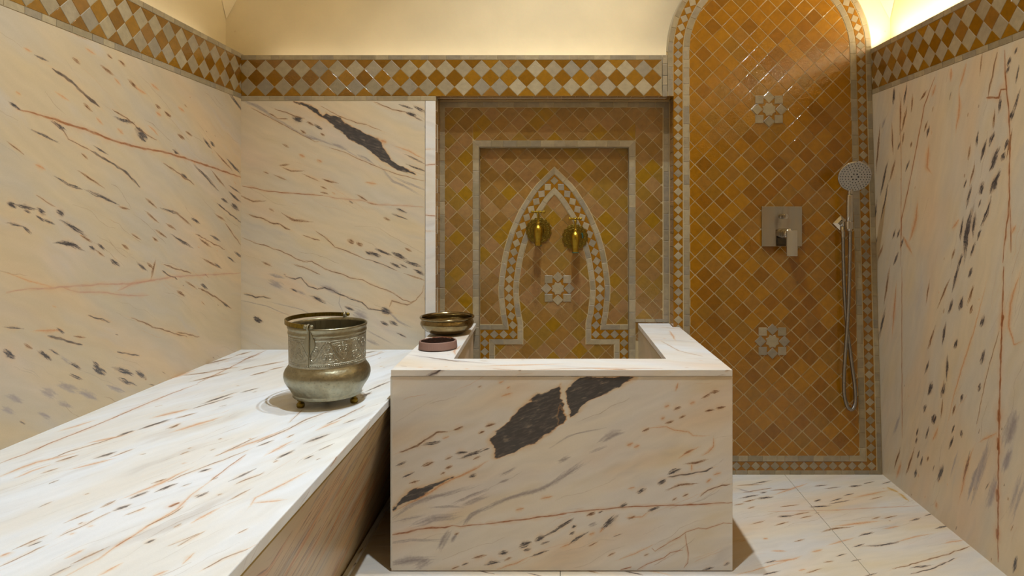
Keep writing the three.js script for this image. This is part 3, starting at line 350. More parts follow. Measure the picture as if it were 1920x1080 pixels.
// ---------- zellige, grout, plaster, metal ----------
function greyTexture(size, fn) {
  const d = new Uint8Array(size * size * 4);
  for (let j = 0; j < size; j++) for (let i = 0; i < size; i++) { const v = Math.max(0, Math.min(255, 255 * fn(i / size, j / size))); const p = (j * size + i) * 4; d[p] = d[p + 1] = d[p + 2] = v; d[p + 3] = 255; }
  const t = new THREE.DataTexture(d, size, size); t.wrapS = t.wrapT = THREE.MirroredRepeatWrapping; t.magFilter = THREE.LinearFilter; t.needsUpdate = true; return t;
}
const NZ = makeNoise(5);
const glazeBump = greyTexture(512, (u, v) => 0.5 + 0.22 * NZ.fbm(u * 14, v * 14, 3) + 0.2 * NZ.fbm(u * 48, v * 48, 3));
const glazeTone = greyTexture(256, (u, v) => 0.93 + 0.10 * NZ.fbm(u * 12 + 4, v * 12, 4) - 0.10 * smooth(0.42, 0.6, NZ.fbm(u * 40, v * 40, 2)));
glazeTone.colorSpace = THREE.SRGBColorSpace;
const glaze = (hex, rough = 0.08) => new THREE.MeshPhysicalMaterial({ color: hex, map: glazeTone, roughness: rough, bumpMap: glazeBump, bumpScale: 0.0013, ior: 1.6 });
const BROWN = ['#a06a08', '#986406', '#a87210', '#925d08', '#9a6a24', '#8c5a0a', '#a36c0c', '#96681a'].map((c) => glaze(c));
const TAUPE = ['#96703e', '#8f6830', '#9c7446', '#8e672c', '#9a7034', '#94702a', '#a07a4a', '#99700f'].map((c) => glaze(c, 0.16));
const ASH = ['#a89776', '#9f8e70', '#ae9d7d', '#97886b', '#a39378', '#958872'].map((c) => glaze(c, 0.42));
const FRIEZE_BROWN = ['#8c5e08', '#855706', '#956610', '#7e5206', '#8c6024'].map((c) => glaze(c));
const GROUT = new THREE.MeshStandardMaterial({ color: '#bca67c', roughness: 0.9 });
const CORE = new THREE.MeshStandardMaterial({ color: '#b9ab93', roughness: 0.9 });
const plasterMap = (() => {
  const S = 512, d = new Uint8Array(S * S * 4), r = rng(8);
  for (let j = 0; j < S; j++) for (let i = 0; i < S; i++) {
    const u = i / S, v = j / S, a = NZ.fbm(u * 5, v * 5, 5), b = smooth(0.5, 0.62, NZ.fbm(u * 30 + 9, v * 30, 3)), p = (j * S + i) * 4;
    [232, 217, 184].forEach((c, k) => { d[p + k] = Math.max(0, Math.min(255, c * (1 + 0.06 * a) - b * [18, 26, 34][k] + (r() - 0.5) * 3)); }); d[p + 3] = 255;
  }
  const t = new THREE.DataTexture(d, S, S); t.colorSpace = THREE.SRGBColorSpace; t.wrapS = t.wrapT = THREE.MirroredRepeatWrapping; t.magFilter = THREE.LinearFilter; t.needsUpdate = true; return t;
})();
const plasterBump = greyTexture(512, (u, v) => 0.5 + 0.4 * NZ.fbm(u * 8, v * 8, 5));
const PLASTER = new THREE.MeshStandardMaterial({ map: plasterMap, roughness: 0.55, bumpMap: plasterBump, bumpScale: 0.004 });
const patinaMap = (hex, spots) => { const S = 256, d = new Uint8Array(S * S * 4), c = new THREE.Color(hex), b = [c.r, c.g, c.b].map((x) => 255 * Math.pow(x, 1 / 2.2)); for (let j = 0; j < S; j++) for (let i = 0; i < S; i++) { const u = i / S, v = j / S, n = NZ.fbm(u * 9, v * 9, 5), s = smooth(0.15, 0.5, NZ.fbm(u * 22 + 3, v * 22, 4)) * spots, p = (j * S + i) * 4; for (let k = 0; k < 3; k++) d[p + k] = Math.max(0, Math.min(255, b[k] * (1 + 0.12 * n) * (1 - 0.4 * s))); d[p + 3] = 255; } const t = new THREE.DataTexture(d, S, S); t.colorSpace = THREE.SRGBColorSpace; t.wrapS = t.wrapT = THREE.MirroredRepeatWrapping; t.magFilter = THREE.LinearFilter; t.repeat.set(5, 1); t.needsUpdate = true; return t; };
const hammer = greyTexture(256, (u, v) => 0.5 + 0.35 * NZ.fbm(u * 10, v * 10, 3)); hammer.repeat.set(5, 1);
const SILVER = new THREE.MeshStandardMaterial({ map: patinaMap('#9a947c', 0.3), metalness: 1, roughness: 0.36, bumpMap: hammer, bumpScale: 0.0012 });
const BRASS = new THREE.MeshStandardMaterial({ map: patinaMap('#ad8f2e', 0.9), metalness: 1, roughness: 0.3, bumpMap: hammer, bumpScale: 0.0008 });
const OLDBRASS = new THREE.MeshStandardMaterial({ map: patinaMap('#86702a', 1), metalness: 1, roughness: 0.38, bumpMap: hammer, bumpScale: 0.0008 });
const BRONZE = new THREE.MeshStandardMaterial({ map: patinaMap('#887856', 0.4), metalness: 1, roughness: 0.2, bumpMap: hammer, bumpScale: 0.0004 });
const CHROME = new THREE.MeshStandardMaterial({ color: '#bdbab5', metalness: 1, roughness: 0.06 });
const STEEL = new THREE.MeshStandardMaterial({ color: '#b4b2ae', metalness: 1, roughness: 0.28 });
const BLACK = new THREE.MeshStandardMaterial({ color: '#1b1a19', roughness: 0.6 });

// ---------- zellige pieces ----------
function clip(poly, a, b) {   // keep what lies left of the line a > b
  const out = [], side = (p) => (b[0] - a[0]) * (p[1] - a[1]) - (b[1] - a[1]) * (p[0] - a[0]);
  for (let i = 0; i < poly.length; i++) {
    const p = poly[i], q = poly[(i + 1) % poly.length], sp = side(p), sq = side(q);
    if (sp >= 0) out.push(p); if ((sp > 0 && sq < 0) || (sp < 0 && sq > 0)) { const t = sp / (sp - sq); out.push([lerp(p[0], q[0], t), lerp(p[1], q[1], t)]); }
  }
  return out;
}
const clipTo = (poly, region) => { let p = poly; for (let i = 0; i < region.length && p.length > 2; i++) p = clip(p, region[i], region[(i + 1) % region.length]); return p; };
const area = (p) => { let s = 0; for (let i = 0; i < p.length; i++) { const q = p[(i + 1) % p.length]; s += p[i][0] * q[1] - q[0] * p[i][1]; } return s / 2; };
const middle = (p) => p.reduce((m, q) => [m[0] + q[0] / p.length, m[1] + q[1] / p.length], [0, 0]);
const shrink = (p, g) => { const c = middle(p); return p.map(([x, y]) => { const l = Math.hypot(x - c[0], y - c[1]) || 1; const k = Math.max(0.2, 1 - g * 1.3 / l); return [c[0] + (x - c[0]) * k, c[1] + (y - c[1]) * k]; }); };
const rect = (x0, x1, y0, y1) => [[x0, y0], [x1, y0], [x1, y1], [x0, y1]];
// a piece of tile: face at z = 0 of its own frame, edges eased, set down to z = -thick
function pieceGeometry(poly, thick = 0.004, ease = 0.0009, uv0 = [0, 0]) {
  const inner = shrink(poly, ease), pos = [], uv = [], n = poly.length, e = ease * 0.7;
  const tri = (...v) => { for (const [x, y, z] of v) { pos.push(x, y, z); uv.push((x + uv0[0]) * 4, (y + uv0[1]) * 4); } };
  if (n > 8) { const c = middle(inner); for (let i = 0; i < n; i++) tri([...c, 0], [...inner[i], 0], [...inner[(i + 1) % n], 0]); } else for (let i = 1; i < n - 1; i++) tri([...inner[0], 0], [...inner[i], 0], [...inner[i + 1], 0]);
  for (let i = 0; i < n; i++) {
    const a = poly[i], b = poly[(i + 1) % n], c = inner[i], d = inner[(i + 1) % n];
    tri([...a, -e], [...b, -e], [...d, 0]); tri([...a, -e], [...d, 0], [...c, 0]);
    tri([...a, -thick], [...b, -thick], [...b, -e]); tri([...a, -thick], [...b, -e], [...a, -e]);
  }
  const g = new THREE.BufferGeometry(); g.setAttribute('position', new THREE.Float32BufferAttribute(pos, 3)); g.setAttribute('uv', new THREE.Float32BufferAttribute(uv, 2)); g.computeVertexNormals(); return g;
}
const PITCH = 0.0503, HALF = PITCH / Math.SQRT2;      // a field tile and half its diagonal
const R0 = rng(77);
const WHOLE = Array.from({ length: 12 }, (_, k) => {  // whole square tiles standing on a corner, each cut by hand a little differently
  const h = HALF - 0.0018, j = () => (R0() - 0.5) * 0.0018; return pieceGeometry([[h + j(), j()], [j(), h + j()], [-h + j(), j()], [j(), -h + j()]], 0.004, 0.0003, [k * 0.37, k * 0.21]);
});
const pick = (list, r) => list[Math.floor(r() * list.length)];
function setPiece(parent, name, poly, mats, z, r, tilt = 0.008) {
  const c = middle(poly), m = part(name, pieceGeometry(poly.map((p) => [p[0] - c[0], p[1] - c[1]]), 0.004, 0.0008, c), pick(mats, r), parent);
  m.position.set(c[0], c[1], z + (r() - 0.5) * 0.0004); m.rotation.set((r() - 0.5) * tilt, (r() - 0.5) * tilt, 0); return m;
}
// a field of tiles set on the diagonal. keep(cx, cy, poly) may return false (leave out), or a list of polygons to set instead
function tileField(parent, name, region, origin, z, r, { keep, rank, warp, mats = BROWN } = {}) {
  const xs = region.map((p) => p[0]), ys = region.map((p) => p[1]), x0 = Math.min(...xs) - HALF, x1 = Math.max(...xs) + HALF, y0 = Math.min(...ys) - HALF, y1 = Math.max(...ys) + HALF, list = [];
  for (let j = Math.floor((y0 - origin[1]) / HALF); j <= (y1 - origin[1]) / HALF; j++) for (let i = Math.floor((x0 - origin[0]) / HALF); i <= (x1 - origin[0]) / HALF; i++) {
    if ((i + j) & 1) continue;
    const cx = origin[0] + i * HALF, cy = origin[1] + j * HALF, full = [[cx + HALF, cy], [cx, cy + HALF], [cx - HALF, cy], [cx, cy - HALF]];
    const k = keep ? keep(cx, cy, full) : true; if (k === false) continue;
    for (const src of Array.isArray(k) ? k : [full]) {
      const p = clipTo(src, region); if (p.length < 3 || area(p) < 4e-5) continue;
      const whole = !Array.isArray(k) && Math.abs(area(p) - area(full)) < 1e-6; list.push({ p, cx, cy, whole, size: area(p) });
    }
  }
  const order = rank ? [...list].sort((a, b) => rank(b) - rank(a)) : list, rest = [];
  order.forEach((t, n) => {
    const wx = warp ? warp(t.cx, t.cy) - t.cx : 0;
    if (n >= 300) { const g = pieceGeometry(shrink(t.p, 0.0013), 0.004, 0.0008); g.translate(wx, 0, z); rest.push(g); return; }
    if (t.whole) { const m = part(name, pick(WHOLE, r), pick(mats, r), parent); m.position.set(t.cx + wx, t.cy, z + (r() - 0.5) * 0.0005); m.rotation.set((r() - 0.5) * 0.014, (r() - 0.5) * 0.014, Math.floor(r() * 4) * Math.PI / 2 + (r() - 0.5) * 0.02); } else {
      const q = shrink(t.p, 0.0013).map(([x, y]) => [x + wx, y]); setPiece(parent, name, q, mats, z, r);
    }
  });
  if (rest.length) { const m = part('tile_field', mergeGeometries(rest), BROWN[0], parent); m.userData.kind = 'stuff'; m.userData.label = 'remaining ochre tiles of the field'; }
}
// a polyline walked by arc length, with offset to its left
function walker(pts) {
  const L = [0]; for (let i = 1; i < pts.length; i++) L.push(L[i - 1] + Math.hypot(pts[i][0] - pts[i - 1][0], pts[i][1] - pts[i - 1][1]));
  return { length: L[L.length - 1], at: (s) => { let i = 1; while (i < pts.length - 1 && L[i] < s) i++; const t = (s - L[i - 1]) / (L[i] - L[i - 1]), a = pts[i - 1], b = pts[i], l = L[i] - L[i - 1], tx = (b[0] - a[0]) / l, ty = (b[1] - a[1]) / l; return { p: [lerp(a[0], b[0], t), lerp(a[1], b[1], t)], t: [tx, ty], n: [-ty, tx] }; } };
}
function offset(pts, d) {   // mitred parallel of a polyline, d to its left
  return pts.map((p, i) => {
    const a = pts[Math.max(0, i - 1)], b = pts[Math.min(pts.length - 1, i + 1)], u = i ? [p[0] - a[0], p[1] - a[1]] : [b[0] - p[0], b[1] - p[1]], v = i < pts.length - 1 ? [b[0] - p[0], b[1] - p[1]] : u;
    const lu = Math.hypot(...u), lv = Math.hypot(...v), n1 = [-u[1] / lu, u[0] / lu], n2 = [-v[1] / lv, v[0] / lv], m = [n1[0] + n2[0], n1[1] + n2[1]], k = 2 / Math.max(0.5, m[0] * m[0] + m[1] * m[1]);
    return [p[0] + m[0] * k * d, p[1] + m[1] * k * d];
  });
}
function ribbon(pts, w, z, parent, name, mat) {   // flat bed of mortar under a band
  const a = offset(pts, w / 2), b = offset(pts, -w / 2), pos = [];
  for (let i = 0; i < pts.length - 1; i++) { const q = [b[i], b[i + 1], a[i + 1], b[i], a[i + 1], a[i]]; for (const v of q) pos.push(v[0], v[1], z); }
  for (const [s, u] of [[a, 1], [b, -1]]) for (let i = 0; i < pts.length - 1; i++) { const v = [[...s[i], z], [...s[i + 1], z], [...s[i + 1], z - 0.005], [...s[i], z], [...s[i + 1], z - 0.005], [...s[i], z - 0.005]]; for (const q of u > 0 ? v : v.reverse()) pos.push(...q); }
  const g = new THREE.BufferGeometry(); g.setAttribute('position', new THREE.Float32BufferAttribute(pos, 3)); g.computeVertexNormals(); return part(name, g, mat, parent);
}
function runsOf(pts) {   // stretches of a line between its corners, as lists of point numbers
  const angle = (i) => Math.atan2(pts[i + 1][1] - pts[i][1], pts[i + 1][0] - pts[i][0]), runs = []; let run = [0];
  for (let i = 1; i < pts.length; i++) { run.push(i); if (i === pts.length - 1 || Math.abs(Math.atan2(Math.sin(angle(i) - angle(i - 1)), Math.cos(angle(i) - angle(i - 1)))) > 0.5) { runs.push(run); run = [i]; } }
  return runs;
}
function border(parent, name, pts, w, len, z, mats, r, tilt = 0.01) {   // a course of oblong tiles along a line; corners of the line are mitred
  const h = w / 2 - 0.0008, a = offset(pts, h), b = offset(pts, -h);
  for (const ids of runsOf(pts)) {
    const C = walker(ids.map((i) => pts[i])), n = Math.max(1, Math.round(C.length / len)), cuts = [0], first = ids[0], last = ids[ids.length - 1];
    for (let i = 1; i < n; i++) cuts.push((i + (r() - 0.5) * 0.5) / n); cuts.push(1);
    const edge = (s, side) => { const q = C.at(s * C.length); return [q.p[0] + q.n[0] * h * side, q.p[1] + q.n[1] * h * side]; }, g = 0.0007 / C.length;
    for (let i = 0; i < n; i++) {
      const s = cuts[i] + g, e = cuts[i + 1] - g, m = (s + e) / 2, B0 = i ? edge(s, -1) : b[first], A0 = i ? edge(s, 1) : a[first], B1 = i < n - 1 ? edge(e, -1) : b[last], A1 = i < n - 1 ? edge(e, 1) : a[last];
      const poly = ids.length > 2 ? [B0, edge(m, -1), B1, A1, edge(m, 1), A0] : [B0, B1, A1, A0];
      setPiece(parent, name, area(poly) < 0 ? poly.reverse() : poly, mats, z, r, tilt);
    }
  }
}
function diamondBand(parent, pts, w, pitch, z, r, warp = (x) => x) {   // ash diamonds point to point with ochre triangles between them
  const tris = [], h = w / 2 - 0.0008, runs = runsOf(pts), turn = (i) => { if (i < 1 || i > pts.length - 2) return 0; const a = [pts[i][0] - pts[i - 1][0], pts[i][1] - pts[i - 1][1]], b = [pts[i + 1][0] - pts[i][0], pts[i + 1][1] - pts[i][1]]; return (a[0] * b[1] - a[1] * b[0]) / (Math.hypot(...a) * Math.hypot(...b)); }, bend = (p) => [warp(p[0], p[1]), p[1]];
  ribbon(pts.map(bend), w, z - 0.0009, parent, 'band_ground', BROWN[1]);
  runs.forEach((ids, k) => {
    const W = walker(ids.map((i) => pts[i])), n = Math.max(1, Math.round(W.length / pitch)), p = W.length / n, at = (s, off) => { const q = W.at(Math.min(W.length, Math.max(0, s))); return bend([q.p[0] + q.n[0] * off, q.p[1] + q.n[1] * off]); };
    for (let i = 0; i <= n; i++) {
      const c = i * p, d = p / 2 - 0.0007;
      if (i > 0 && i < n) { const poly = [at(c + d, 0), at(c, h), at(c - d, 0), at(c, -h)]; setPiece(parent, 'diamond_tile', area(poly) < 0 ? poly.reverse() : poly, ASH, z, r, 0.012); }
      if (i < n) for (const u of [1, -1]) { if ((i === n - 1 && turn(ids[ids.length - 1]) * u > 0.3) || (i === 0 && turn(ids[0]) * u > 0.3)) continue; const t = [at(c + p * 0.5, u * 0.0012), at(c + p - 0.0022, u * h), at(c + 0.0022, u * h)]; const g = pieceGeometry(area(t) < 0 ? t.reverse() : t, 0.004, 0.0005); g.translate(0, 0, z); tris.push(g); }
    }
    if (k < runs.length - 1) { const [x, y] = pts[ids[ids.length - 1]], q = h * 0.98; setPiece(parent, 'diamond_tile', [[x + q, y], [x, y + q], [x - q, y], [x, y - q]].map(bend), ASH, z + 0.0003, r, 0.012); }
  });
  const m = part('triangle_inlay', mergeGeometries(tris), BROWN[1], parent); m.userData.kind = 'stuff'; m.userData.label = 'small ochre triangles between the diamonds';
}
function rosette(parent, cx, cy, z, r, warpX = 0) {
  const oct = []; for (let k = 0; k < 8; k++) { const a = k * Math.PI / 4 + Math.PI / 8; oct.push([cx + 0.047 * Math.cos(a), cy + 0.047 * Math.sin(a)]); }
  const bed = pieceGeometry(oct, 0.005, 0.0005); bed.translate(0, 0, z + 0.0008); part('rosette_ground', bed, BROWN[1], parent);
  for (let k = 0; k < 8; k++) {
    const a = k * Math.PI / 4, d = k & 1 ? 0.053 : 0.0462, h = k & 1 ? 0.0222 : 0.0222, x = cx + d * Math.cos(a), y = cy + d * Math.sin(a), q = [];
    for (let c = 0; c < 4; c++) { const b = a + c * Math.PI / 2; q.push([x + h * Math.cos(b), y + h * Math.sin(b)]); } setPiece(parent, 'rosette_tile', q, ASH, z + 0.0022, r, 0.01);
  }
  const star = []; for (let k = 0; k < 16; k++) { const a = k * Math.PI / 8, d = k & 1 ? 0.0275 : 0.0215; star.push([cx + d * Math.cos(a), cy + d * Math.sin(a)]); }
  const c = middle(star), g = pieceGeometry(star.map((p) => [p[0] - c[0], p[1] - c[1]]), 0.004, 0.0006); part('rosette_star', g, ASH[0], parent).position.set(c[0], c[1], z + 0.0022);
}
// the frieze: three rows of diamonds between two courses of oblong tiles; u runs along it, v up, faces at z = 0
function frieze(g, u0, u1, v0, v1, r, { lowerTo = u1, lower = true, ends = [], shift = 0 } = {}) {
  const b = 0.019, f0 = v0 + b, f1 = v1 - b, p = (f1 - f0) / 2, mid = (f0 + f1) / 2, box = rect(u0, u1, f0, f1);
  part('mortar_bed', block(u0, lowerTo, v0, v1, -0.03, -0.0012), GROUT, g); if (lowerTo < u1) part('mortar_bed', block(lowerTo, u1, f0 - 0.0008, v1, -0.03, -0.0012), GROUT, g);
  for (let i = Math.floor(u0 / p) - 1; i <= u1 / p + 1; i++) for (const [k, row] of [[0, 0], [0.5, 1], [0.5, -1], [0, 2], [0, -2]]) {
    const cx = (i + k) * p + shift, cy = mid + row * p / 2, h = p / 2 * 0.985 + 0.0004, q = clipTo([[cx + h, cy], [cx, cy + h], [cx - h, cy], [cx, cy - h]], box); if (q.length < 3 || area(q) < 3e-5) continue;
    setPiece(g, row & 1 ? 'ash_diamond_tile' : Math.abs(row) === 2 ? 'ochre_half_tile' : 'ochre_diamond_tile', shrink(q, 0.0005), row & 1 ? ASH : FRIEZE_BROWN, 0, r, 0.01);
  }
  border(g, 'border_tile', [[u0, v1 - b / 2], [u1, v1 - b / 2]], b, 0.052, 0.0004, ASH, r);
  if (lower) border(g, 'border_tile', [[u0, v0 + b / 2], [lowerTo, v0 + b / 2]], b, 0.052, 0.0004, ASH, r);
}

// ---------- the room ----------
const LEN = 3.3;
const floor = structure('floor', 'polished cream marble floor with dark flecks');
part('screed', block(-1.4, 1.4, -0.12, -0.021, -0.2, 3.5), CORE, floor);
for (const [x0, x1, z0, z1] of [[-1.3, -0.0, -0.02, 0.549], [-1.3, -0.0, 0.551, 1.9], [-1.3, -0.0, 1.902, 3.35], [0.0015, 0.868, -0.02, 1.2], [0.0015, 0.868, 1.2015, 3.35], [0.8695, 1.32, -0.02, 1.2], [0.8695, 1.32, 1.2015, 3.35]])
  part('marble_slab', place(M.floor, slab(x0, x1, -0.02, 0, z0, z1, 0.0008), 0, 2, 0.40, -0.05), M.floor, floor);

const wallBack = structure('wall_back', 'veined marble wall behind the bench');
part('core', block(-1.36, -0.4804, 0, 1.6226, -0.05, -0.021), CORE, wallBack);
part('core', block(-0.4804, 0.418, 1.462, 1.6226, -0.05, -0.031), CORE, wallBack);
part('marble_slab', place(M.back, slab(-1.26, -0.5225, 0.30, 1.4448, -0.0205, 0, 0.001), 0, 1, -1.24, 0.46), M.back, wallBack);
part('marble_strip', place(M.rim, slab(-0.5212, -0.4812, 0.30, 1.4448, -0.0205, 0.0005, 0.002), 0, 1, -1.0, 0.2), M.rim, wallBack);

const wallLeft = structure('wall_left', 'veined marble wall along the bench', [-1.233, 0, 0]);
wallLeft.rotation.set(0, Math.PI / 2 - 0.0155, -0.022, 'YXZ');
part('core', block(-LEN - 0.1, 0.06, -0.1, 1.6288, -0.05, -0.021), CORE, wallLeft);
{ const g = slab(-LEN - 0.1, 0.03, 0.2, 1.4532, -0.0205, 0, 0.001); g.scale(-1, 1, 1); place(M.left, g, 0, 1, -0.02, 0.40); g.scale(-1, 1, 1); part('marble_slab', g, M.left, wallLeft); }

const wallRight = structure('wall_right', 'veined marble wall beside the shower', [1.2475, 0, 0]);
wallRight.rotation.set(0.0275, -Math.PI / 2, 0, 'YXZ');
part('core', block(-0.06, LEN + 0.1, -0.05, 1.647, -0.05, -0.021), CORE, wallRight);
part('marble_slab', place(M.right, slab(-0.02, LEN + 0.1, -0.02, 1.4698, -0.0205, 0, 0.001), 0, 1, -0.05, -0.02), M.right, wallRight);

const wallFront = structure('wall_front', 'marble wall behind the viewer');
part('core', block(-1.42, 1.42, -0.05, 1.64, LEN + 0.021, LEN + 0.06), CORE, wallFront);
part('marble_slab', place(M.right, slab(-1.4, 1.4, -0.02, 1.64, LEN, LEN + 0.0205, 0.001), 0, 1, -1.4, -0.02), M.right, wallFront);

{ // cloister vault of polished plaster rising from a ledge behind the friezes
  const ring = (inset, y) => [[-1.353 + inset, y, -0.12 + inset], [1.337 - inset, y, -0.12 + inset], [1.337 - inset, y, LEN + 0.12 - inset], [-1.353 + inset, y, LEN + 0.12 - inset]];
  const rows = [ring(0, 1.545)]; for (let k = 0; k <= 16; k++) { const a = k / 16 * Math.PI / 2; rows.push(ring(0.62 * (1 - Math.cos(a)), 1.72 + 1.53 * Math.sin(a))); }
  const shell = (rs, flip) => { const pos = [], uv = []; const quad = (a, b, c, d, ax) => { const f = (v) => uv.push(v[ax] * 0.7, v[1] * 0.7); for (const v of flip ? [a, c, b, a, d, c] : [a, b, c, a, c, d]) { pos.push(...v); f(v); } };
    for (let j = 0; j < rs.length - 1; j++) for (let s = 0; s < 4; s++) { const e = (s + 1) % 4, n = 6; for (let k = 0; k < n; k++) { const mix = (p, q, t) => p.map((c, i) => lerp(c, q[i], t)); quad(mix(rs[j][s], rs[j][e], k / n), mix(rs[j][s], rs[j][e], (k + 1) / n), mix(rs[j + 1][s], rs[j + 1][e], (k + 1) / n), mix(rs[j + 1][s], rs[j + 1][e], k / n), s & 1 ? 2 : 0); } }
    const t = rs[rs.length - 1]; for (const v of flip ? [t[0], t[2], t[1], t[0], t[3], t[2]] : [t[0], t[1], t[2], t[0], t[2], t[3]]) { pos.push(...v); uv.push(v[0] * 0.7, v[2] * 0.7); }
    const g = new THREE.BufferGeometry(); g.setAttribute('position', new THREE.Float32BufferAttribute(pos, 3)); g.setAttribute('uv', new THREE.Float32BufferAttribute(uv, 2)); g.computeVertexNormals(); return g; };
  const outer = rows.map((r) => r.map(([x, y, z], s) => [x + (x < 0 ? -0.1 : 0.1), y + 0.08, z + (z < 1 ? -0.1 : 0.1)]));
  const ceil = structure('ceiling', 'cream plaster vault lit from a hidden cove');
  part('plaster_vault', shell(rows, false), PLASTER, ceil); part('vault_back', shell(outer, true), CORE, ceil);
  const squinch = (sx, sz, x, z) => { const pos = [], uv = [], rows = [[1.795, 0.004], [1.88, 0.05], [2.0, 0.12], [2.2, 0.24], [2.6, 0.5]]; for (let k = 0; k < rows.length - 1; k++) { const P = ([y, c], e) => (e ? [x - sx * 0.004, y, z - sz * c] : [x - sx * c, y, z - sz * 0.004]), q = [P(rows[k], 0), P(rows[k], 1), P(rows[k + 1], 1), P(rows[k + 1], 0)]; for (const i of [0, 1, 2, 0, 2, 3]) { pos.push(...q[i]); uv.push(q[i][0] * 0.7 + q[i][2] * 0.7, q[i][1] * 0.7); } } const g = new THREE.BufferGeometry(); g.setAttribute('position', new THREE.Float32BufferAttribute(pos, 3)); g.setAttribute('uv', new THREE.Float32BufferAttribute(uv, 2)); g.computeVertexNormals(); part('squinch', g, PLASTER, ceil); };
  squinch(-1, -1, -1.353, -0.12); squinch(1, -1, 1.337, -0.12); squinch(-1, 1, -1.353, LEN + 0.12); squinch(1, 1, 1.337, LEN + 0.12);
  const ledge = [block(-1.46, 1.45, 1.50, 1.545, -0.24, -0.05), block(-1.47, -1.27, 1.50, 1.545, -0.24, LEN + 0.24), block(1.262, 1.46, 1.50, 1.545, -0.24, LEN + 0.24), block(-1.46, 1.45, 1.50, 1.545, LEN + 0.06, LEN + 0.24)];
  ledge.forEach((g) => part('ledge', g, PLASTER, ceil));
}
// friezes
const friezeBack = structure('trim_1', 'ochre and ash zellige frieze along the back wall');
frieze(friezeBack, -1.233, 0.395, 1.4453, 1.6226, rng(101), { lowerTo: -0.4804, shift: 0.01 });
border(friezeBack, 'border_tile', [[0.406, 1.462], [0.406, 1.6226]], 0.02, 0.045, 0.0004, ASH, rng(102));
const friezeLeft = structure('trim_2', 'ochre and ash zellige frieze above the bench wall', [-1.233, 0, 0]);
friezeLeft.rotation.copy(wallLeft.rotation);
frieze(friezeLeft, -LEN, 0, 1.4536, 1.6288, rng(103), { shift: 0.02 });
const friezeRight = structure('trim_3', 'ochre and ash zellige frieze above the shower side wall', [1.2475, 0, 0]);
friezeRight.rotation.copy(wallRight.rotation);
frieze(friezeRight, 0, LEN, 1.470, 1.647, rng(104), { shift: 0.015 });

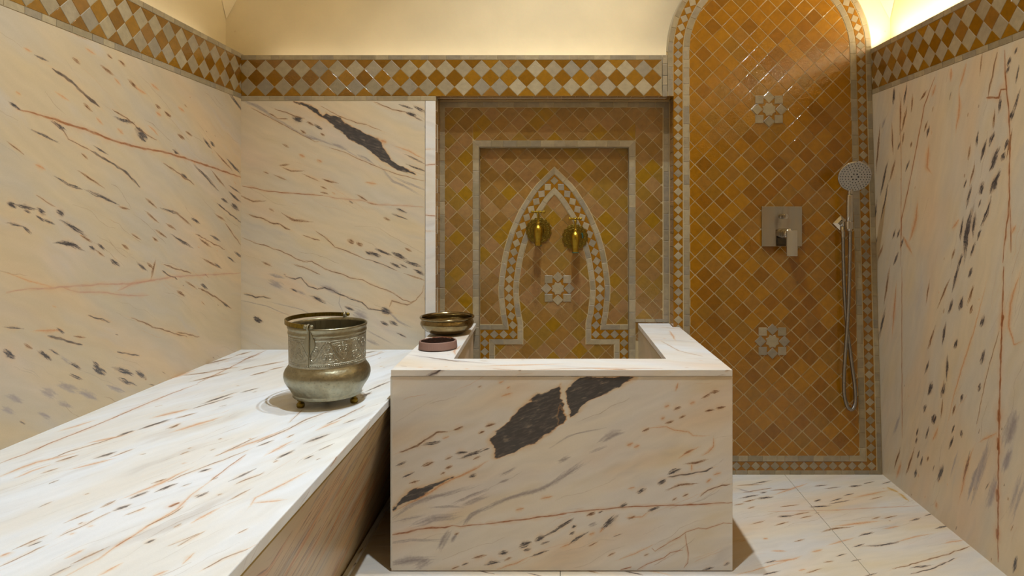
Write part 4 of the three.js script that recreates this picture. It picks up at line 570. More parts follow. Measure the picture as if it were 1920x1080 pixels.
// ---------- tiled fountain niche ----------
{
  const r = rng(201), g = structure('wall_fountain', 'ochre zellige fountain niche with pointed arch band'), Z1 = -0.09, Z2 = -0.12;
  const ox0 = -0.4804, ox1 = 0.439, top = 1.4625;
  const ix0 = -0.3245, ix1 = 0.2764, itop = 1.2748;
  // mortar beds
  const s = new THREE.Shape([V2(ox0 - 0.03, 0.2), V2(ox1 + 0.03, 0.2), V2(ox1 + 0.03, top + 0.03), V2(ox0 - 0.03, top + 0.03)]); s.holes.push(new THREE.Path([V2(ix0, 0.25), V2(ix0, itop), V2(ix1, itop), V2(ix1, 0.25)]));
  const bed = new THREE.ExtrudeGeometry(s, { depth: 0.028, bevelEnabled: false }); bed.translate(0, 0, Z1 - 0.0292); part('mortar_bed', bed, GROUT, g);
  part('mortar_bed', block(ix0 - 0.05, ix1 + 0.05, 0.2, itop + 0.05, Z2 - 0.03, Z2 - 0.0012), GROUT, g);
  // reveals between the wall face and the panel
  part('reveal_bed', block(ox0 - 0.02, ox0 - 0.003, 0.3, top + 0.02, Z1 - 0.003, -0.0215), GROUT, g); part('reveal_bed', block(ox1 + 0.003, ox1 + 0.02, 0.3, top + 0.02, Z1 - 0.003, -0.003), GROUT, g); part('reveal_bed', block(ox0 - 0.02, ox1 + 0.02, top + 0.003, top + 0.02, Z1 - 0.003, -0.003), GROUT, g);
  const reveal = (n, len, put) => { for (let i = 0; i < n; i++) { const l = len / n - 0.0015, p = part('reveal_tile', pieceGeometry(rect(-l / 2, l / 2, -0.044, 0.044), 0.004, 0.0008, [i, 0]), pick(BROWN, r), g); put(p, (i + 0.5) / n); p.rotateX((r() - 0.5) * 0.02); } };
  reveal(17, ox1 - ox0, (p, t) => { p.position.set(lerp(ox0, ox1, t), top, -0.046); p.rotation.x = Math.PI / 2; });
  reveal(17, 0.9, (p, t) => { p.position.set(ox1, lerp(0.56, top, t), -0.046); p.rotation.set(0, -Math.PI / 2, Math.PI / 2, 'YXZ'); });
  reveal(17, 0.9, (p, t) => { p.position.set(ox0, lerp(0.56, top, t), -0.046); p.rotation.set(0, Math.PI / 2, Math.PI / 2, 'YXZ'); });
  const fx0 = -0.4622, fx1 = 0.4109, ftop = 1.4339, bx0 = -0.3490, bx1 = 0.3021, btop = 1.3026, base = 0.50;
  // field around the inner frame
  tileField(g, 'field_tile', rect(fx0, fx1, base, ftop), [-0.0213, 1.3730], Z1, r, { mats: TAUPE, keep: (cx, cy, q) => {
    const lo = Math.min(...q.map((p) => p[1])), hi = Math.max(...q.map((p) => p[1])), l = cx - HALF, h = cx + HALF;
    if (lo >= btop || h <= bx0 || l >= bx1) return true;
    if (l >= bx0 && h <= bx1 && hi <= btop) return false;
    const out = [], up = (poly) => clip(poly, [0, btop], [1, btop]), side = [];
    if (l < bx0) { side.push(clip(q, [bx0, 0], [bx0, 1])); out.push(side[0]); const rest = up(clip(q, [bx0, 1], [bx0, 0])); if (rest.length > 2) out.push(rest); } else if (h > bx1) { out.push(clip(q, [bx1, 1], [bx1, 0])); const rest = up(clip(q, [bx1, 0], [bx1, 1])); if (rest.length > 2) out.push(rest); } else out.push(up(q));
    return out.filter((p) => p.length > 2);
  } });
  border(g, 'border_tile', [[(ox0 + fx0) / 2, base], [(ox0 + fx0) / 2, (top + ftop) / 2 - 0.003], [(ox1 + fx1) / 2, (top + ftop) / 2 - 0.003], [(ox1 + fx1) / 2, base]], 0.0225, 0.055, Z1 + 0.0004, ASH, r);
  border(g, 'border_tile', [[(ix0 + bx0) / 2, base - 0.25], [(ix0 + bx0) / 2, (itop + btop) / 2], [(ix1 + bx1) / 2, (itop + btop) / 2], [(ix1 + bx1) / 2, base - 0.25]], 0.0255, 0.052, Z1 + 0.0012, ASH, r);
  border(g, 'border_tile', [[bx1, 0.5811], [fx1 + 0.02, 0.5811]], 0.014, 0.05, Z1 + 0.0014, ASH, r);
  // inner edges of the frame
  for (const [x, w] of [[ix0, 1], [ix1, -1]]) part('frame_return', block(Math.min(x - w * 0.004, x + w * 0.0008), Math.max(x - w * 0.004, x + w * 0.0008), 0.25, itop, Z2 - 0.004, Z1 - 0.0005), ASH[1], g);
  part('frame_return', block(ix0, ix1, itop - 0.0008, itop + 0.004, Z2 - 0.004, Z1 - 0.0005), ASH[1], g);
  // pointed arch band on feet
  const cx = -0.0227, half = [[-0.3044, 0.2415], [-0.3044, 0.5200], [-0.1900, 0.5200], [-0.1900, 0.5610], [-0.1986, 0.5999], [-0.2029, 0.6366], [-0.2073, 0.6711], [-0.2083, 0.7078], [-0.2051, 0.7445], [-0.1997, 0.7812], [-0.1943, 0.8158], [-0.1867, 0.8525], [-0.1770, 0.8870], [-0.1652, 0.9237], [-0.1511, 0.9561], [-0.1360, 0.9907], [-0.1198, 1.0209], [-0.1015, 1.0489], [-0.0820, 1.0792], [-0.0626, 1.1029]];
  const path = [...half, [cx, 1.1418], ...half.slice().reverse().map(([a, b]) => [2 * cx - a, b])];
  const W = walker(path), bw = 0.083, near = (p, d) => { for (let s = 0; s <= W.length; s += 0.004) { const q = W.at(s).p; if (Math.hypot(q[0] - p[0], q[1] - p[1]) < d) return true; } return false; };
  const star = [-0.0086, 0.7057];
  tileField(g, 'field_tile', rect(ix0 + 0.001, ix1 - 0.001, 0.242, itop - 0.002), [-0.0281, 1.2001], Z2, r, { mats: TAUPE, keep: (x, y, q) => {
    if ([[x, y], ...q].every((p) => near(p, bw / 2 - 0.002))) return false; return !q.every((p) => Math.hypot(p[0] - star[0], p[1] - star[1]) < 0.06);
  } });
  ribbon(path, bw, Z2 + 0.0009, g, 'band_bed', GROUT);
  diamondBand(g, path, 0.036, 0.0368, Z2 + 0.0026, r);
  border(g, 'band_tile', offset(path, 0.0295), 0.0205, 0.055, Z2 + 0.0027, ASH, r); border(g, 'band_tile', offset(path, -0.0295), 0.0205, 0.052, Z2 + 0.0027, ASH, r);
  rosette(g, star[0], star[1], Z2, r);
}
// ---------- tiled shower wall with a round arch ----------
{
  const r = rng(301), g = structure('wall_shower', 'ochre zellige shower wall with a round arch'), CX = 0.81, SP = 1.635;
  const warp = (x, y) => x + 0.0445 * Math.max(0, (x - 0.42) / 0.78) * Math.max(0, (SP - y) / SP);
  const arch = (rad, y0, n = 28) => { const p = [[CX - rad, y0], [CX + rad, y0]]; for (let k = 0; k <= n; k++) { const a = k / n * Math.PI; p.push([CX + rad * Math.cos(a), SP + rad * Math.sin(a)]); } return p; };
  const outline = arch(0.3925, -0.02); outline[0] = [0.4415, -0.02]; outline.push([0.4175, 1.464], [0.4415, 1.464]); const shape = new THREE.Shape(outline.map(([x, y]) => V2(warp(x, y), y))); const bed = new THREE.ExtrudeGeometry(shape, { depth: 0.045, bevelEnabled: false }); bed.translate(0, 0, -0.0462); part('mortar_bed', bed, GROUT, g);
  const edge = new THREE.TubeGeometry(new THREE.CatmullRomCurve3(arch(0.3925, 0).slice(2).map(([x, y]) => V3(x, y, -0.006))), 60, 0.006, 8); part('arch_edge', edge, ASH[2], g);
  const warpAll = (pts) => pts.map(([x, y]) => [warp(x, y), y]);
  tileField(g, 'field_tile', arch(0.3105, 0.072), [CX - 0.006, 0.95], 0, r, { warp, rank: (t) => (t.cy > 1.86 || (t.cx < 0.70 && t.cy < 0.55) ? -1 : 0) + t.size * 100 });
  const loop = (rad, y) => { const pts = [[CX - rad, y], [CX + rad, y]]; for (let k = 1; k <= 24; k++) pts.push([CX + rad, lerp(y, SP, k / 24)]); for (let k = 1; k < 36; k++) { const a = k / 36 * Math.PI; pts.push([CX + rad * Math.cos(a), SP + rad * Math.sin(a)]); } for (let k = 24; k >= 0; k--) pts.push([CX - rad, lerp(y, SP, k / 24)]); return pts; };
  diamondBand(g, loop(0.3535, 0.0327), 0.035, 0.0355, 0, r, warp);
  border(g, 'border_tile', warpAll(loop(0.3225, 0.0617)), 0.0235, 0.05, 0.0006, ASH, r);
  border(g, 'border_tile', warpAll(loop(0.3825, 0.0072)).slice(0, 62), 0.019, 0.05, 0.0006, ASH, r);
  border(g, 'border_tile', [[CX - 0.3825, SP], [CX - 0.3825, 1.466]], 0.019, 0.05, 0.0006, ASH, r);
  rosette(g, warp(0.805, 1.41), 1.412, 0.0, r); rosette(g, warp(0.806, 0.52), 0.5155, 0.0, r);
}

// ---------- lights ----------
for (const [at, len, aim, power, glow, label] of COVES) {
  const g = thing('cove_light_strip', label, 'light strip', at, 'hidden cove light strips'), dir = V3(...aim).normalize(), along = Math.abs(aim[0]) > 0 ? 'z' : 'x';
  const frame = new THREE.Group(); const x = along === 'z' ? V3(0, 0, 1) : V3(1, 0, 0), zz = dir.clone(), y = V3().crossVectors(zz, x).normalize(), m = new THREE.Matrix4().makeBasis(x, y, zz);
  const tape = new THREE.BoxGeometry(len, 0.012, 0.004); tape.applyMatrix4(m); part('led_tape', tape, new THREE.MeshStandardMaterial({ color: '#fff2d8', emissive: glow, emissiveIntensity: Math.min(8, power * 0.08), roughness: 0.6 }), g);
  const L = new THREE.RectAreaLight(glow, power, len, 0.012); L.name = 'cove_light'; scene.add(L); L.position.set(...at).addScaledVector(dir, 0.004); L.lookAt(L.position.clone().add(dir));
}
for (const [x, z, ax, az, cd, half, label] of DOWNLIGHTS) {
  const g = thing('unseen_ceiling_downlight', label, 'downlight', [x, 3.25, z], 'recessed ceiling downlights');
  part('trim_ring', new THREE.LatheGeometry([V2(0.03, -0.002), V2(0.032, -0.006), V2(0.044, -0.005), V2(0.046, 0), V2(0.046, 0.01)], 32), CHROME, g);
  const d = new THREE.CylinderGeometry(0.03, 0.03, 0.004, 24); part('lens', d, new THREE.MeshStandardMaterial({ color: '#fff', emissive: NEUTRAL, emissiveIntensity: 8 }), g);
  const L = new THREE.SpotLight(NEUTRAL, cd, 0, half, 1, 2); L.name = 'downlight'; L.position.set(x, 3.235, z); L.target.position.set(ax, 0, az); L.castShadow = true; L.shadow.radius = 1.2; L.shadow.mapSize.set(2048, 2048); L.shadow.camera.near = 0.1; scene.add(L, L.target);
}

// ---------- bench ----------
{
  const g = thing('marble_bench', 'long white veined marble bench along the wall', 'bench');
  const bs = new THREE.Shape([V2(-1.2335, -0.001), V2(-1.2335 - 0.0155 * LEN, -LEN + 0.002), V2(-0.485, -LEN + 0.002), V2(-0.485, -0.001)]), bt = new THREE.ExtrudeGeometry(bs, { depth: 0.018, bevelEnabled: true, bevelThickness: 0.002, bevelSize: 0.002, bevelOffset: -0.002, bevelSegments: 2 });
  bt.rotateX(-Math.PI / 2); bt.translate(0, 0.464, 0); part('bench_top', place(M.bench, bt, 0, 2, -1.30, -0.05), M.bench, g);
  part('joint_strip', block(-1.2, -0.4862, 0.4578, 0.4618, 0.001, LEN - 0.004), BRASS, g);
  const pos = [], a = [-0.493, 0.4575], b = [-0.607, 0.0005]; const s = new THREE.Shape([V2(...a), V2(a[0] - 0.02, a[1]), V2(b[0] - 0.02, b[1]), V2(...b)]);
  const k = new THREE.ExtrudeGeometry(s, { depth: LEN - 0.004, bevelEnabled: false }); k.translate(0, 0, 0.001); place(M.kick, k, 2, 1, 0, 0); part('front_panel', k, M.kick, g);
}
{ const g = structure('lit_floor_strip_4', 'narrow white marble strip added for the lit line of floor at the bench foot'); part('marble_strip', place(M.bench, slab(-0.6, -0.586, 0.0005, 0.012, 0.002, LEN - 0.01, 0.001), 0, 2, -1.3, -0.05), M.bench, g); }  // pale strip added in place of a lit line of floor
// ---------- wash basin ----------
{
  const g = thing('wash_basin', 'cream marble wash basin block under the brass taps', 'basin');
  part('front_panel', place(M.front, slab(-0.477, 0.4875, 0.002, 0.5515, 0.667, 0.69, 0.0018), 0, 1, -0.485, 0), M.front, g);
  part('sealant', slab(-0.4788, -0.4735, 0.01, 0.55, 0.66, 0.6906, 0.0006), new THREE.MeshStandardMaterial({ color: '#cfcac0', roughness: 0.6 }), g);
  const s = new THREE.Shape([V2(-0.4765, 0.0005), V2(-0.4765, 0.6925), V2(0.486, 0.6925), V2(0.4625, 0.002), V2(0.4372, 0.0), V2(0.4372, -0.0862), V2(0.312, -0.0862), V2(0.322, 0.552), V2(-0.322, 0.552), V2(-0.335, -0.0862), V2(-0.4785, -0.0862), V2(-0.4785, 0.0005)].map((v) => V2(v.x, -v.y)));
  const rim = new THREE.ExtrudeGeometry(s, { depth: 0.0155, bevelEnabled: true, bevelThickness: 0.0015, bevelSize: 0.0015, bevelSegments: 2, bevelOffset: -0.0015 }); rim.rotateX(-Math.PI / 2); rim.translate(0, 0.5535, 0); place(M.rim, rim, 0, 2, -0.49, -0.12); part('rim', rim, M.rim, g);
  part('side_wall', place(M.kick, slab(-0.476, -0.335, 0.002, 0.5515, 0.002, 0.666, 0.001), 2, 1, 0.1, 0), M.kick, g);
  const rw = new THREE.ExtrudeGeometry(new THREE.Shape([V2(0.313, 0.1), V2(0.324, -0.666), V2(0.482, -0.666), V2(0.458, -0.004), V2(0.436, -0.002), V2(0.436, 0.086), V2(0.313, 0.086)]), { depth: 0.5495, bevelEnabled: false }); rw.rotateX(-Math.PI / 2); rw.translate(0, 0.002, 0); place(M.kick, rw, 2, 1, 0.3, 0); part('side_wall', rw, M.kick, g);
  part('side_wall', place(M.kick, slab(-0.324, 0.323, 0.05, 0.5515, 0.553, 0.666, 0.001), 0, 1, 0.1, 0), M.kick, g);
  part('basin_floor', place(M.rim, slab(-0.34, 0.325, 0.2, 0.24, -0.115, 0.56, 0.001), 0, 2, -0.49, -0.12), M.rim, g);
}

// ---------- footed pot ----------
const BENCH_Y = 0.484, RIM_Y = 0.572;
function sweepStrap(pts, ups, wide, thick) {   // a flat strap: pts with the direction of its width
  const pos = [], n = pts.length, ring = pts.map((p, i) => { const t = pts[Math.min(n - 1, i + 1)].clone().sub(pts[Math.max(0, i - 1)]).normalize(), u = ups[i], s = V3().crossVectors(t, u).normalize(); return [[1, 1], [-1, 1], [-1, -1], [1, -1]].map(([a, b]) => p.clone().addScaledVector(u, a * wide / 2).addScaledVector(s, b * thick / 2)); });
  const quad = (a, b, c, d) => { for (const v of [a, b, c, a, c, d]) pos.push(v.x, v.y, v.z); };
  for (let i = 0; i < n - 1; i++) for (let k = 0; k < 4; k++) quad(ring[i][k], ring[i][(k + 1) % 4], ring[i + 1][(k + 1) % 4], ring[i + 1][k]);
  quad(...ring[0]); quad(...ring[n - 1].slice().reverse());
  const g = new THREE.BufferGeometry(); g.setAttribute('position', new THREE.Float32BufferAttribute(pos, 3)); g.setAttribute('uv', new THREE.Float32BufferAttribute(pos.filter((_, i) => i % 3 < 2).map((v) => v * 4), 2)); g.computeVertexNormals(); return g;
}
const scrollBump = (() => {
  const c = document.createElement('canvas'); c.width = 2048; c.height = 256; const x = c.getContext('2d'), r = rng(9); x.fillStyle = '#6a6a6a'; x.fillRect(0, 0, 2048, 256);
  for (let i = 0; i < 5000; i++) { x.fillStyle = r() < 0.5 ? '#555' : '#808080'; x.fillRect(r() * 2048, 30 + r() * 190, 3, 3); }
  x.lineCap = 'round';
  const spiral = (cx, cy, R, dir, a0) => { x.beginPath(); for (let k = 0; k <= 60; k++) { const t = k / 60, a = a0 + dir * t * 4.4 * Math.PI / 1.6, q = R * (1 - 0.86 * t); const px = cx + q * Math.cos(a), py = cy + q * Math.sin(a); k ? x.lineTo(px, py) : x.moveTo(px, py); } x.stroke(); };
  const P = 2048 / 8;
  for (let m = -1; m <= 8; m++) {
    const b = m * P; x.strokeStyle = '#f2f2f2'; x.lineWidth = 20; x.beginPath(); x.moveTo(b + 14, 52); x.bezierCurveTo(b + 50, 80, b + 70, 170, b + P / 2, 196); x.stroke(); x.beginPath(); x.moveTo(b + P / 2 + 10, 196); x.bezierCurveTo(b + P - 70, 170, b + P - 50, 80, b + P - 10, 52); x.stroke();
    x.lineWidth = 8; x.strokeStyle = '#dcdcdc'; spiral(b + P / 2 - 26, 100, 30, 1, 2.2); spiral(b + P / 2 + 28, 100, 30, -1, 0.9); spiral(b + 20, 166, 32, 1, 3.6); spiral(b + P - 22, 166, 32, -1, -0.4); x.lineWidth = 6; spiral(b + P / 2, 60, 20, 1, 0); spiral(b + 4, 108, 18, -1, 1);
    x.lineWidth = 5; x.beginPath(); x.moveTo(b + 30, 60); x.bezierCurveTo(b + 60, 40, b + 90, 60, b + P / 2 - 20, 44); x.stroke(); x.beginPath(); x.moveTo(b + 70, 190); x.bezierCurveTo(b + 50, 205, b + 30, 200, b + 10, 206); x.stroke();
  }
  x.fillStyle = '#e8e8e8'; for (let i = 0; i < 128; i++) { x.beginPath(); x.arc(i * 16 + 8, 236, 6.5, 0, 7); x.fill(); }
  x.fillStyle = '#ddd'; x.fillRect(0, 218, 2048, 5); x.fillRect(0, 14, 2048, 8); x.fillRect(0, 30, 2048, 4);
  const t = new THREE.CanvasTexture(c); t.wrapS = THREE.RepeatWrapping; return t;
})();
// engraved brass keeps its own unrepeated relief
const ENGRAVED = new THREE.MeshStandardMaterial({ map: patinaMap('#a39d88', 0.6), metalness: 1, roughness: 0.34, bumpMap: scrollBump, bumpScale: 0.006 });
{
  const g = thing('footed_pot', 'engraved silvery brass pot with bail handle and ball feet on the bench', 'pot', [-0.652, BENCH_Y, 0.70]); g.rotation.y = 0.33;
  const y0 = 0.021, P = (l) => l.map(([r, y]) => V2(r, y + y0));
  part('body', new THREE.LatheGeometry(P([[0, 0.004], [0.07, 0.002], [0.088, 0], [0.0925, 0.003], [0.0915, 0.009], [0.094, 0.013], [0.1, 0.024], [0.107, 0.034], [0.1135, 0.046], [0.1162, 0.058], [0.1155, 0.067], [0.112, 0.076], [0.107, 0.083], [0.1035, 0.088], [0.1022, 0.092]]), 72), SILVER, g);
  const band = new THREE.CylinderGeometry(0.1036, 0.1024, 0.084, 96, 1, true); band.translate(0, y0 + 0.134, 0); part('engraved_band', band, ENGRAVED, g);
  part('rim', new THREE.LatheGeometry(P([[0.1036, 0.175], [0.1052, 0.177], [0.1052, 0.181], [0.104, 0.184], [0.1048, 0.19], [0.1066, 0.193], [0.1066, 0.197], [0.1045, 0.199], [0.102, 0.197], [0.1012, 0.19], [0.1012, 0.1], [0.104, 0.075], [0.111, 0.055], [0.09, 0.012], [0, 0.008]]), 72), SILVER, g);
  for (let k = 0; k < 3; k++) { const a = Math.PI / 2 + Math.PI / 3 + k * Math.PI * 2 / 3, f = part('foot', new THREE.LatheGeometry([V2(0, 0), V2(0.008, 0), V2(0.0105, 0.003), V2(0.011, 0.009), V2(0.0095, 0.013), V2(0.006, 0.015), V2(0.0055, 0.017), V2(0.009, 0.019), V2(0.0095, 0.024), V2(0, 0.025)], 20), OLDBRASS, g); f.position.set(0.08 * Math.cos(a), 0, 0.08 * Math.sin(a)); }
  // bail folded down on the rim, hinged front and back
  const a0 = 2.02, pts = [], ups = [], by = y0 + 0.206;
  for (let k = 0; k <= 40; k++) { const t = k / 40, a = a0 + t * Math.PI, q = 0.1075 + 0.004 * Math.sin(Math.PI * t); pts.push(V3(q * Math.cos(a), by + 0.004 * Math.sin(Math.PI * t), q * Math.sin(a))); ups.push(V3(0, 1, 0)); }
  part('bail_handle', sweepStrap(pts, ups, 0.0115, 0.0035), OLDBRASS, g);
  for (const e of [0, 1]) {
    const a = a0 + e * Math.PI, dir = V3(Math.cos(a), 0, Math.sin(a)), lug = new THREE.Group(); lug.name = 'handle_lug'; g.add(lug); lug.position.set(dir.x * 0.1075, y0 + 0.2, dir.z * 0.1075); lug.rotation.y = Math.PI / 2 - a;
    const s = new THREE.Shape(); s.moveTo(0, -0.075); s.bezierCurveTo(0.004, -0.06, 0.015, -0.055, 0.015, -0.04); s.bezierCurveTo(0.015, -0.026, 0.004, -0.02, 0.004, -0.004); s.lineTo(-0.004, -0.004); s.bezierCurveTo(-0.004, -0.02, -0.015, -0.026, -0.015, -0.04); s.bezierCurveTo(-0.015, -0.055, -0.004, -0.06, 0, -0.075);
    const pl = new THREE.ExtrudeGeometry(s, { depth: 0.0015, bevelEnabled: true, bevelThickness: 0.0008, bevelSize: 0.0008, bevelSegments: 2 }); pl.translate(0, 0.0, -0.0035); part('plate', pl, SILVER, lug);
    const rod = new THREE.CylinderGeometry(0.0022, 0.0016, 0.105, 10); rod.translate(0, -0.05, 0.001); part('rib', rod, SILVER, lug);
    const loop = new THREE.TorusGeometry(0.0075, 0.0026, 10, 24); loop.rotateY(Math.PI / 2); loop.translate(0, 0.004, 0.002); part('loop', loop, SILVER, lug);
    for (const q of [-1, 1]) { const b = new THREE.SphereGeometry(0.0056, 16, 12); b.translate(q * 0.0085, 0.006, 0.003); part('rivet_ball', b, e ? OLDBRASS : SILVER, lug); }
  }
}
// ---------- bowl and dish on the basin rim ----------
{
  const g = thing('brass_bowl', 'shiny brass bowl with flared lip on the basin rim', 'bowl', [-0.414, RIM_Y, 0.13]);
  part('bowl_body', new THREE.LatheGeometry([[0, 0.001], [0.045, 0], [0.06, 0.003], [0.077, 0.011], [0.09, 0.022], [0.0965, 0.034], [0.097, 0.04], [0.0945, 0.047], [0.0915, 0.051], [0.092, 0.0535]].map(([a, b]) => V2(a, b)), 72), BRONZE, g);
  part('lip', new THREE.LatheGeometry([[0.092, 0.0525], [0.0975, 0.0555], [0.0995, 0.0585], [0.099, 0.0615], [0.0965, 0.063], [0.0925, 0.061], [0.0895, 0.055], [0.0925, 0.045], [0.0945, 0.038], [0.088, 0.024], [0.074, 0.013], [0.05, 0.005], [0, 0.004]].map(([a, b]) => V2(a, b)), 72), BRONZE, g);
}
{
  const g = thing('ribbed_dish', 'small taupe ribbed dish of dark paste on the basin rim', 'dish', [-0.397, RIM_Y, 0.405]); g.rotation.y = 0.35;
  const clay = new THREE.MeshStandardMaterial({ color: '#8f6e60', roughness: 0.6 }), N = 240, rows = [[0.94, 0.0004, 0], [1.0, 0.002, 1], [1.0, 0.004, 1], [0.985, 0.016, 1], [0.965, 0.0245, 1], [0.955, 0.0262, 0.3], [0.93, 0.0268, 0], [0.905, 0.0262, 0], [0.89, 0.022, 0], [0.85, 0.008, 0], [0.4, 0.005, 0], [0.0, 0.005, 0]], pos = [], idx = [];
  for (const [k, y, rib] of rows) for (let i = 0; i < N; i++) { const a = i / N * Math.PI * 2, q = k * (1 + rib * 0.009 * (i & 1 ? 1 : -1) * (i % 4 < 2 ? 1 : 0.6)); pos.push(0.062 * q * Math.cos(a), y, 0.054 * q * Math.sin(a)); }
  for (let j = 0; j < rows.length - 1; j++) for (let i = 0; i < N; i++) { const a = j * N + i, b = j * N + (i + 1) % N; idx.push(a, a + N, b, b, a + N, b + N); }
  const geo = new THREE.BufferGeometry(); geo.setAttribute('position', new THREE.Float32BufferAttribute(pos, 3)); geo.setIndex(idx); geo.computeVertexNormals(); part('dish_body', geo, clay, g);
  const nz = makeNoise(77), p2 = [], ix = [], R = 14, S = 64; for (let j = 0; j <= R; j++) for (let i = 0; i < S; i++) { const a = i / S * Math.PI * 2, q = j / R * (0.885 + 0.03 * nz.n2(Math.cos(a) * 4, Math.sin(a) * 4)), x = 0.062 * q * Math.cos(a), z = 0.054 * q * Math.sin(a); p2.push(x, 0.0225 + 0.008 * (1 - q * q) + 0.008 * nz.fbm(x * 90, z * 90, 3) * (1 - 0.5 * q), z); }
  for (let j = 0; j < R; j++) for (let i = 0; i < S; i++) { const a = j * S + i, b = j * S + (i + 1) % S; ix.push(a, b, a + S, b, b + S, a + S); }
  const pg = new THREE.BufferGeometry(); pg.setAttribute('position', new THREE.Float32BufferAttribute(p2, 3)); pg.setIndex(ix); pg.computeVertexNormals(); const m = part('dark_paste', pg, new THREE.MeshPhysicalMaterial({ color: '#1e0f07', roughness: 0.9, specularIntensity: 0.15 }), g); m.userData.label = 'dark brown soap paste';
  const smear = new THREE.TorusGeometry(0.0555, 0.0016, 8, 30, 1.5); smear.scale(1, 0.87, 1); smear.rotateX(-Math.PI / 2); smear.rotateY(0.3); smear.translate(0, 0.0262, 0); part('paste_smear', smear, new THREE.MeshStandardMaterial({ color: '#7a3c10', roughness: 0.4 }), g);
}
// ---------- taps ----------
function tap(label, pos, turn, patinaTurn) {
  const g = thing('brass_tap', label, 'tap', pos, 'brass taps in the niche');
  const s = new THREE.Shape(); for (let k = 0; k <= 160; k++) { const a = k / 160 * Math.PI * 2, q = 0.0475 + 0.0045 * Math.abs(Math.sin(a * 8)); k ? s.lineTo(q * Math.cos(a), q * Math.sin(a)) : s.moveTo(q, 0); }
  const e = new THREE.ExtrudeGeometry(s, { depth: 0.002, bevelEnabled: true, bevelThickness: 0.0012, bevelSize: 0.001, bevelSegments: 2 }); e.translate(0, 0, 0.0012); const rose = part('wall_rose', e, OLDBRASS, g);
  const relief = []; for (const [q, t] of [[0.046, 0.0012], [0.034, 0.0016], [0.022, 0.0018]]) { const k = new THREE.TorusGeometry(q, t, 8, 64); k.translate(0, 0, 0.0045); relief.push(k); }
  for (let k = 0; k < 16; k++) { const a = (k + 0.5) * Math.PI / 8, b = new THREE.TorusGeometry(0.0042, 0.0012, 6, 14); b.translate(0.0402 * Math.cos(a), 0.0402 * Math.sin(a), 0.0046); relief.push(b); const c = new THREE.SphereGeometry(0.002, 8, 6); c.translate(0.0285 * Math.cos(a), 0.0285 * Math.sin(a), 0.0046); relief.push(c); }
  const rp = part('relief', mergeGeometries(relief), OLDBRASS, rose); rp.userData.kind = 'stuff';
  const sh = new THREE.LatheGeometry([V2(0, 0), V2(0.018, 0.003), V2(0.017, 0.008), V2(0.012, 0.014), V2(0.0105, 0.04), V2(0.011, 0.056), V2(0, 0.06)], 28); sh.rotateX(Math.PI / 2); part('shank', sh, BRASS, g);
  const b = new THREE.LatheGeometry([[0.0085, -0.057], [0.0125, -0.0595], [0.0138, -0.057], [0.0138, -0.051], [0.0125, -0.047], [0.0128, -0.042], [0.0138, -0.034], [0.0165, -0.02], [0.0182, -0.006], [0.0182, 0.003], [0.0165, 0.011], [0.0125, 0.0175], [0.009, 0.02], [0.0085, 0.025], [0, 0.026]].map(([x, y]) => V2(x, y)), 36); b.translate(0, 0, 0.058); part('tap_body', b, BRASS, g);
  const st = new THREE.LatheGeometry([[0.0065, 0.022], [0.0085, 0.026], [0.0085, 0.032], [0.005, 0.035], [0.0042, 0.056], [0.0055, 0.062], [0.0062, 0.068], [0, 0.07]].map(([x, y]) => V2(x, y)), 20); st.translate(0, 0, 0.058); part('stem', st, BRASS, g);
  const h = new THREE.Group(); h.name = 'cross_handle'; h.position.set(0, 0.0745, 0.058); h.rotation.y = turn; g.add(h);
  const boss = new THREE.SphereGeometry(0.0072, 20, 14); boss.scale(1, 0.8, 1); part('boss', boss, BRASS, h);
  for (let k = 0; k < 4; k++) { const a = k * Math.PI / 2, arm = new THREE.CylinderGeometry(0.003, 0.0036, 0.022, 12); arm.rotateZ(Math.PI / 2); arm.translate(0.0125, 0, 0); arm.rotateY(a); part('arm', arm, BRASS, h); const q = new THREE.SphereGeometry(0.0058, 16, 12); q.translate(0.0245 * Math.cos(a), 0, -0.0245 * Math.sin(a)); part('ball', q, BRASS, h); }
  const teal = new THREE.MeshStandardMaterial({ color: '#2c5a4c', roughness: 0.8 }), ring = new THREE.TorusGeometry(0.0118, 0.0024, 8, 20, 3.4); ring.rotateX(Math.PI / 2); ring.rotateY(patinaTurn); ring.translate(0, -0.0585, 0.058); part('patina', ring, teal, g).userData.label = 'blue-green corrosion on the spout';
  return g;
}
tap('brass tap with round rose, higher of the two, on the brass bowl side', [-0.0865, 0.941, -0.119], 0.35, 2.6);
const low = tap('brass tap with round rose, lower of the two, on the shower side', [0.061, 0.914, -0.119], 0.5, 0.6);
{ const c = new THREE.TorusGeometry(0.03, 0.003, 6, 12, 0.7); c.scale(1, 1, 0.6); c.rotateZ(-0.2); c.translate(0, 0.002, 0.006); part('patina', c, new THREE.MeshStandardMaterial({ color: '#37594c', roughness: 0.85 }), low).userData.label = 'blue-green corrosion on the rose'; }
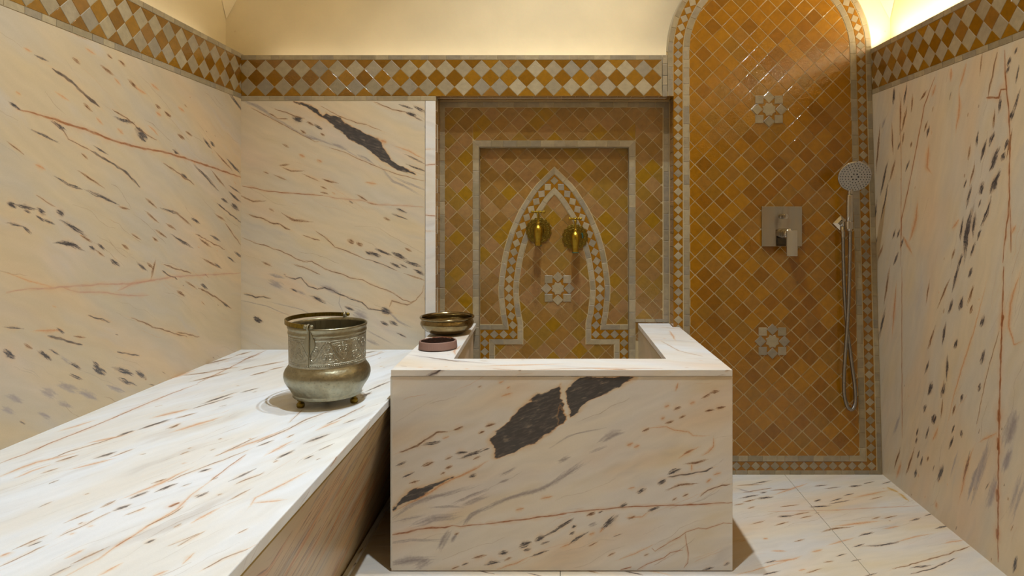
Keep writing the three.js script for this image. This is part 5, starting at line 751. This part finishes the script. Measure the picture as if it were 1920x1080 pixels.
// ---------- shower valve ----------
{
  const g = thing('shower_valve', 'square chrome shower mixer plate with lever on ochre tiles', 'shower valve', [0.855, 0.960, 0.0]);
  const p = new RoundedBoxGeometry(0.156, 0.154, 0.008, 3, 0.0015); p.translate(0, 0, 0.0065); part('cover_plate', p, new THREE.MeshStandardMaterial({ color: '#a8a298', metalness: 1, roughness: 0.05 }), g);
  const tube = (pts, x, y) => { const l = new THREE.LatheGeometry(pts.map(([a, b]) => V2(a, b)), 40); l.rotateX(Math.PI / 2); l.translate(x, y, 0); return l; };
  part('lever_barrel', tube([[0, 0.01], [0.0195, 0.0105], [0.0205, 0.016], [0.0195, 0.022], [0.0185, 0.023], [0.0195, 0.024], [0.0195, 0.046], [0.0185, 0.047], [0.0195, 0.048], [0.0195, 0.066], [0, 0.068]], 0.012, -0.028), CHROME, g);
  const lv = new RoundedBoxGeometry(0.041, 0.097, 0.009, 3, 0.0015); lv.translate(0.0165, -0.062, 0.0715); part('lever', lv, CHROME, g);
  part('diverter_knob', tube([[0, 0.01], [0.008, 0.0105], [0.008, 0.018], [0.0105, 0.02], [0.0105, 0.028], [0.0098, 0.029], [0.0105, 0.03], [0.0105, 0.041], [0.0095, 0.0425], [0, 0.043]], 0.005, 0.039), CHROME, g);
}
// ---------- hand shower ----------
{
  const b = thing('shower_bracket', 'chrome diamond-shaped wall bracket holding the hand shower', 'bracket', [1.083, 0.972, 0.001]);
  const s = new THREE.Shape([V2(0.031, 0), V2(0, 0.031), V2(-0.031, 0), V2(0, -0.031)]), pl = new THREE.ExtrudeGeometry(s, { depth: 0.006, bevelEnabled: true, bevelThickness: 0.006, bevelSize: 0.012, bevelOffset: -0.012, bevelSegments: 1 }); part('wall_plate', pl, CHROME, b);
  const arm = new RoundedBoxGeometry(0.02, 0.02, 0.03, 2, 0.003); arm.translate(0.005, -0.003, 0.0235); part('arm', arm, CHROME, b);
  const clipG = new THREE.LatheGeometry([[0.0128, -0.013], [0.0146, -0.015], [0.015, -0.013], [0.015, 0.013], [0.0146, 0.015], [0.0128, 0.013]].map(([x, y]) => V2(x, y)), 32); clipG.translate(0.012, -0.007, 0.053); part('cradle', clipG, CHROME, b);
  const outlet = new THREE.LatheGeometry([[0, 0.012], [0.0075, 0.012], [0.0075, -0.008], [0.0062, -0.012], [0, -0.012]].map(([x, y]) => V2(x, y)), 20); outlet.translate(-0.004, -0.024, 0.032); part('outlet', outlet, CHROME, b);
  const g = thing('hand_shower', 'round chrome hand shower in its wall bracket', 'shower head', [1.095, 0.962, 0.054]);
  const handle = new THREE.LatheGeometry([[0, -0.018], [0.0085, -0.018], [0.0095, -0.012], [0.0105, 0.0], [0.0118, 0.018], [0.0135, 0.022], [0.014, 0.04], [0.0138, 0.1], [0.0125, 0.116], [0.0112, 0.122], [0, 0.124]].map(([x, y]) => V2(x, y)), 32); handle.rotateX(0.05); part('handle', handle, CHROME, g);
  const neck = new THREE.TubeGeometry(new THREE.CatmullRomCurve3([V3(0, 0.112, 0.006), V3(0.001, 0.122, 0.0065), V3(0.0015, 0.132, 0.007), V3(0.002, 0.142, 0.009)]), 14, 0.0108, 18); part('neck', neck, CHROME, g);
  const head = new THREE.Group(); head.name = 'spray_head'; head.position.set(0.0045, 0.187, 0.034); head.quaternion.setFromUnitVectors(V3(0, 0, 1), V3(-0.12, -0.42, 0.9).normalize()); g.add(head);
  const hb = new THREE.LatheGeometry([[0, -0.016], [0.02, -0.0155], [0.04, -0.011], [0.055, -0.004], [0.0605, 0.001], [0.0605, 0.0045], [0.058, 0.006]].map(([x, y]) => V2(x, y)), 64); hb.rotateX(Math.PI / 2); part('shell', hb, CHROME, head);
  const face = new THREE.CylinderGeometry(0.058, 0.058, 0.002, 64); face.rotateX(Math.PI / 2); face.translate(0, 0, 0.0055); part('spray_face', face, new THREE.MeshStandardMaterial({ color: '#a6a6a6', metalness: 1, roughness: 0.16 }), head);
  const dots = []; const dot = (x, y, q) => { const c = new THREE.CylinderGeometry(q, q, 0.0012, 10); c.rotateX(Math.PI / 2); c.translate(x, y, 0.0069); dots.push(c); };
  for (let k = 0; k < 6; k++) dot(0.012 * Math.cos(k * Math.PI / 3), 0.012 * Math.sin(k * Math.PI / 3), 0.0026);
  for (const [q, n] of [[0.024, 14], [0.034, 20], [0.044, 26], [0.0525, 32]]) for (let k = 0; k < n; k++) dot(q * Math.cos(k / n * 2 * Math.PI), q * Math.sin(k / n * 2 * Math.PI), 0.0016);
  const nz = part('nozzles', mergeGeometries(dots), BLACK, head); nz.userData.kind = 'stuff';
  const ribs = greyTexture(64, (u) => 0.5 + 0.5 * Math.sin(u * Math.PI * 2)); ribs.wrapS = THREE.RepeatWrapping; ribs.repeat.set(420, 1);
  const line = [[1.0986, 0.9575, 0.053], [1.0986, 0.8477, 0.05], [1.0965, 0.6851, 0.045], [1.0935, 0.5835, 0.04], [1.0884, 0.4616, 0.032], [1.0864, 0.3599, 0.026], [1.0915, 0.3030, 0.022], [1.1057, 0.2644, 0.02], [1.1199, 0.2563, 0.02], [1.1311, 0.2786, 0.02], [1.1321, 0.3294, 0.02], [1.1159, 0.4514, 0.022], [1.0976, 0.5937, 0.024], [1.0874, 0.7156, 0.027], [1.0823, 0.8477, 0.031], [1.0803, 0.9331, 0.033]].map((p) => V3(...p));
  const hose = thing('shower_hose', 'ribbed steel shower hose hanging in a long loop', 'hose');
  part('hose_tube', new THREE.TubeGeometry(new THREE.CatmullRomCurve3(line), 220, 0.0066, 14), new THREE.MeshStandardMaterial({ color: '#8f8b86', metalness: 1, roughness: 0.3, bumpMap: ribs, bumpScale: 0.0005 }), hose);
  for (const [at, up] of [[line[0], 1], [line[line.length - 1], 1]]) { const f = new THREE.CylinderGeometry(0.0085, 0.0075, 0.022, 20); f.translate(at.x, at.y - 0.004, at.z); part('ferrule', f, CHROME, hose); }
}
renderer.render(scene, camera);
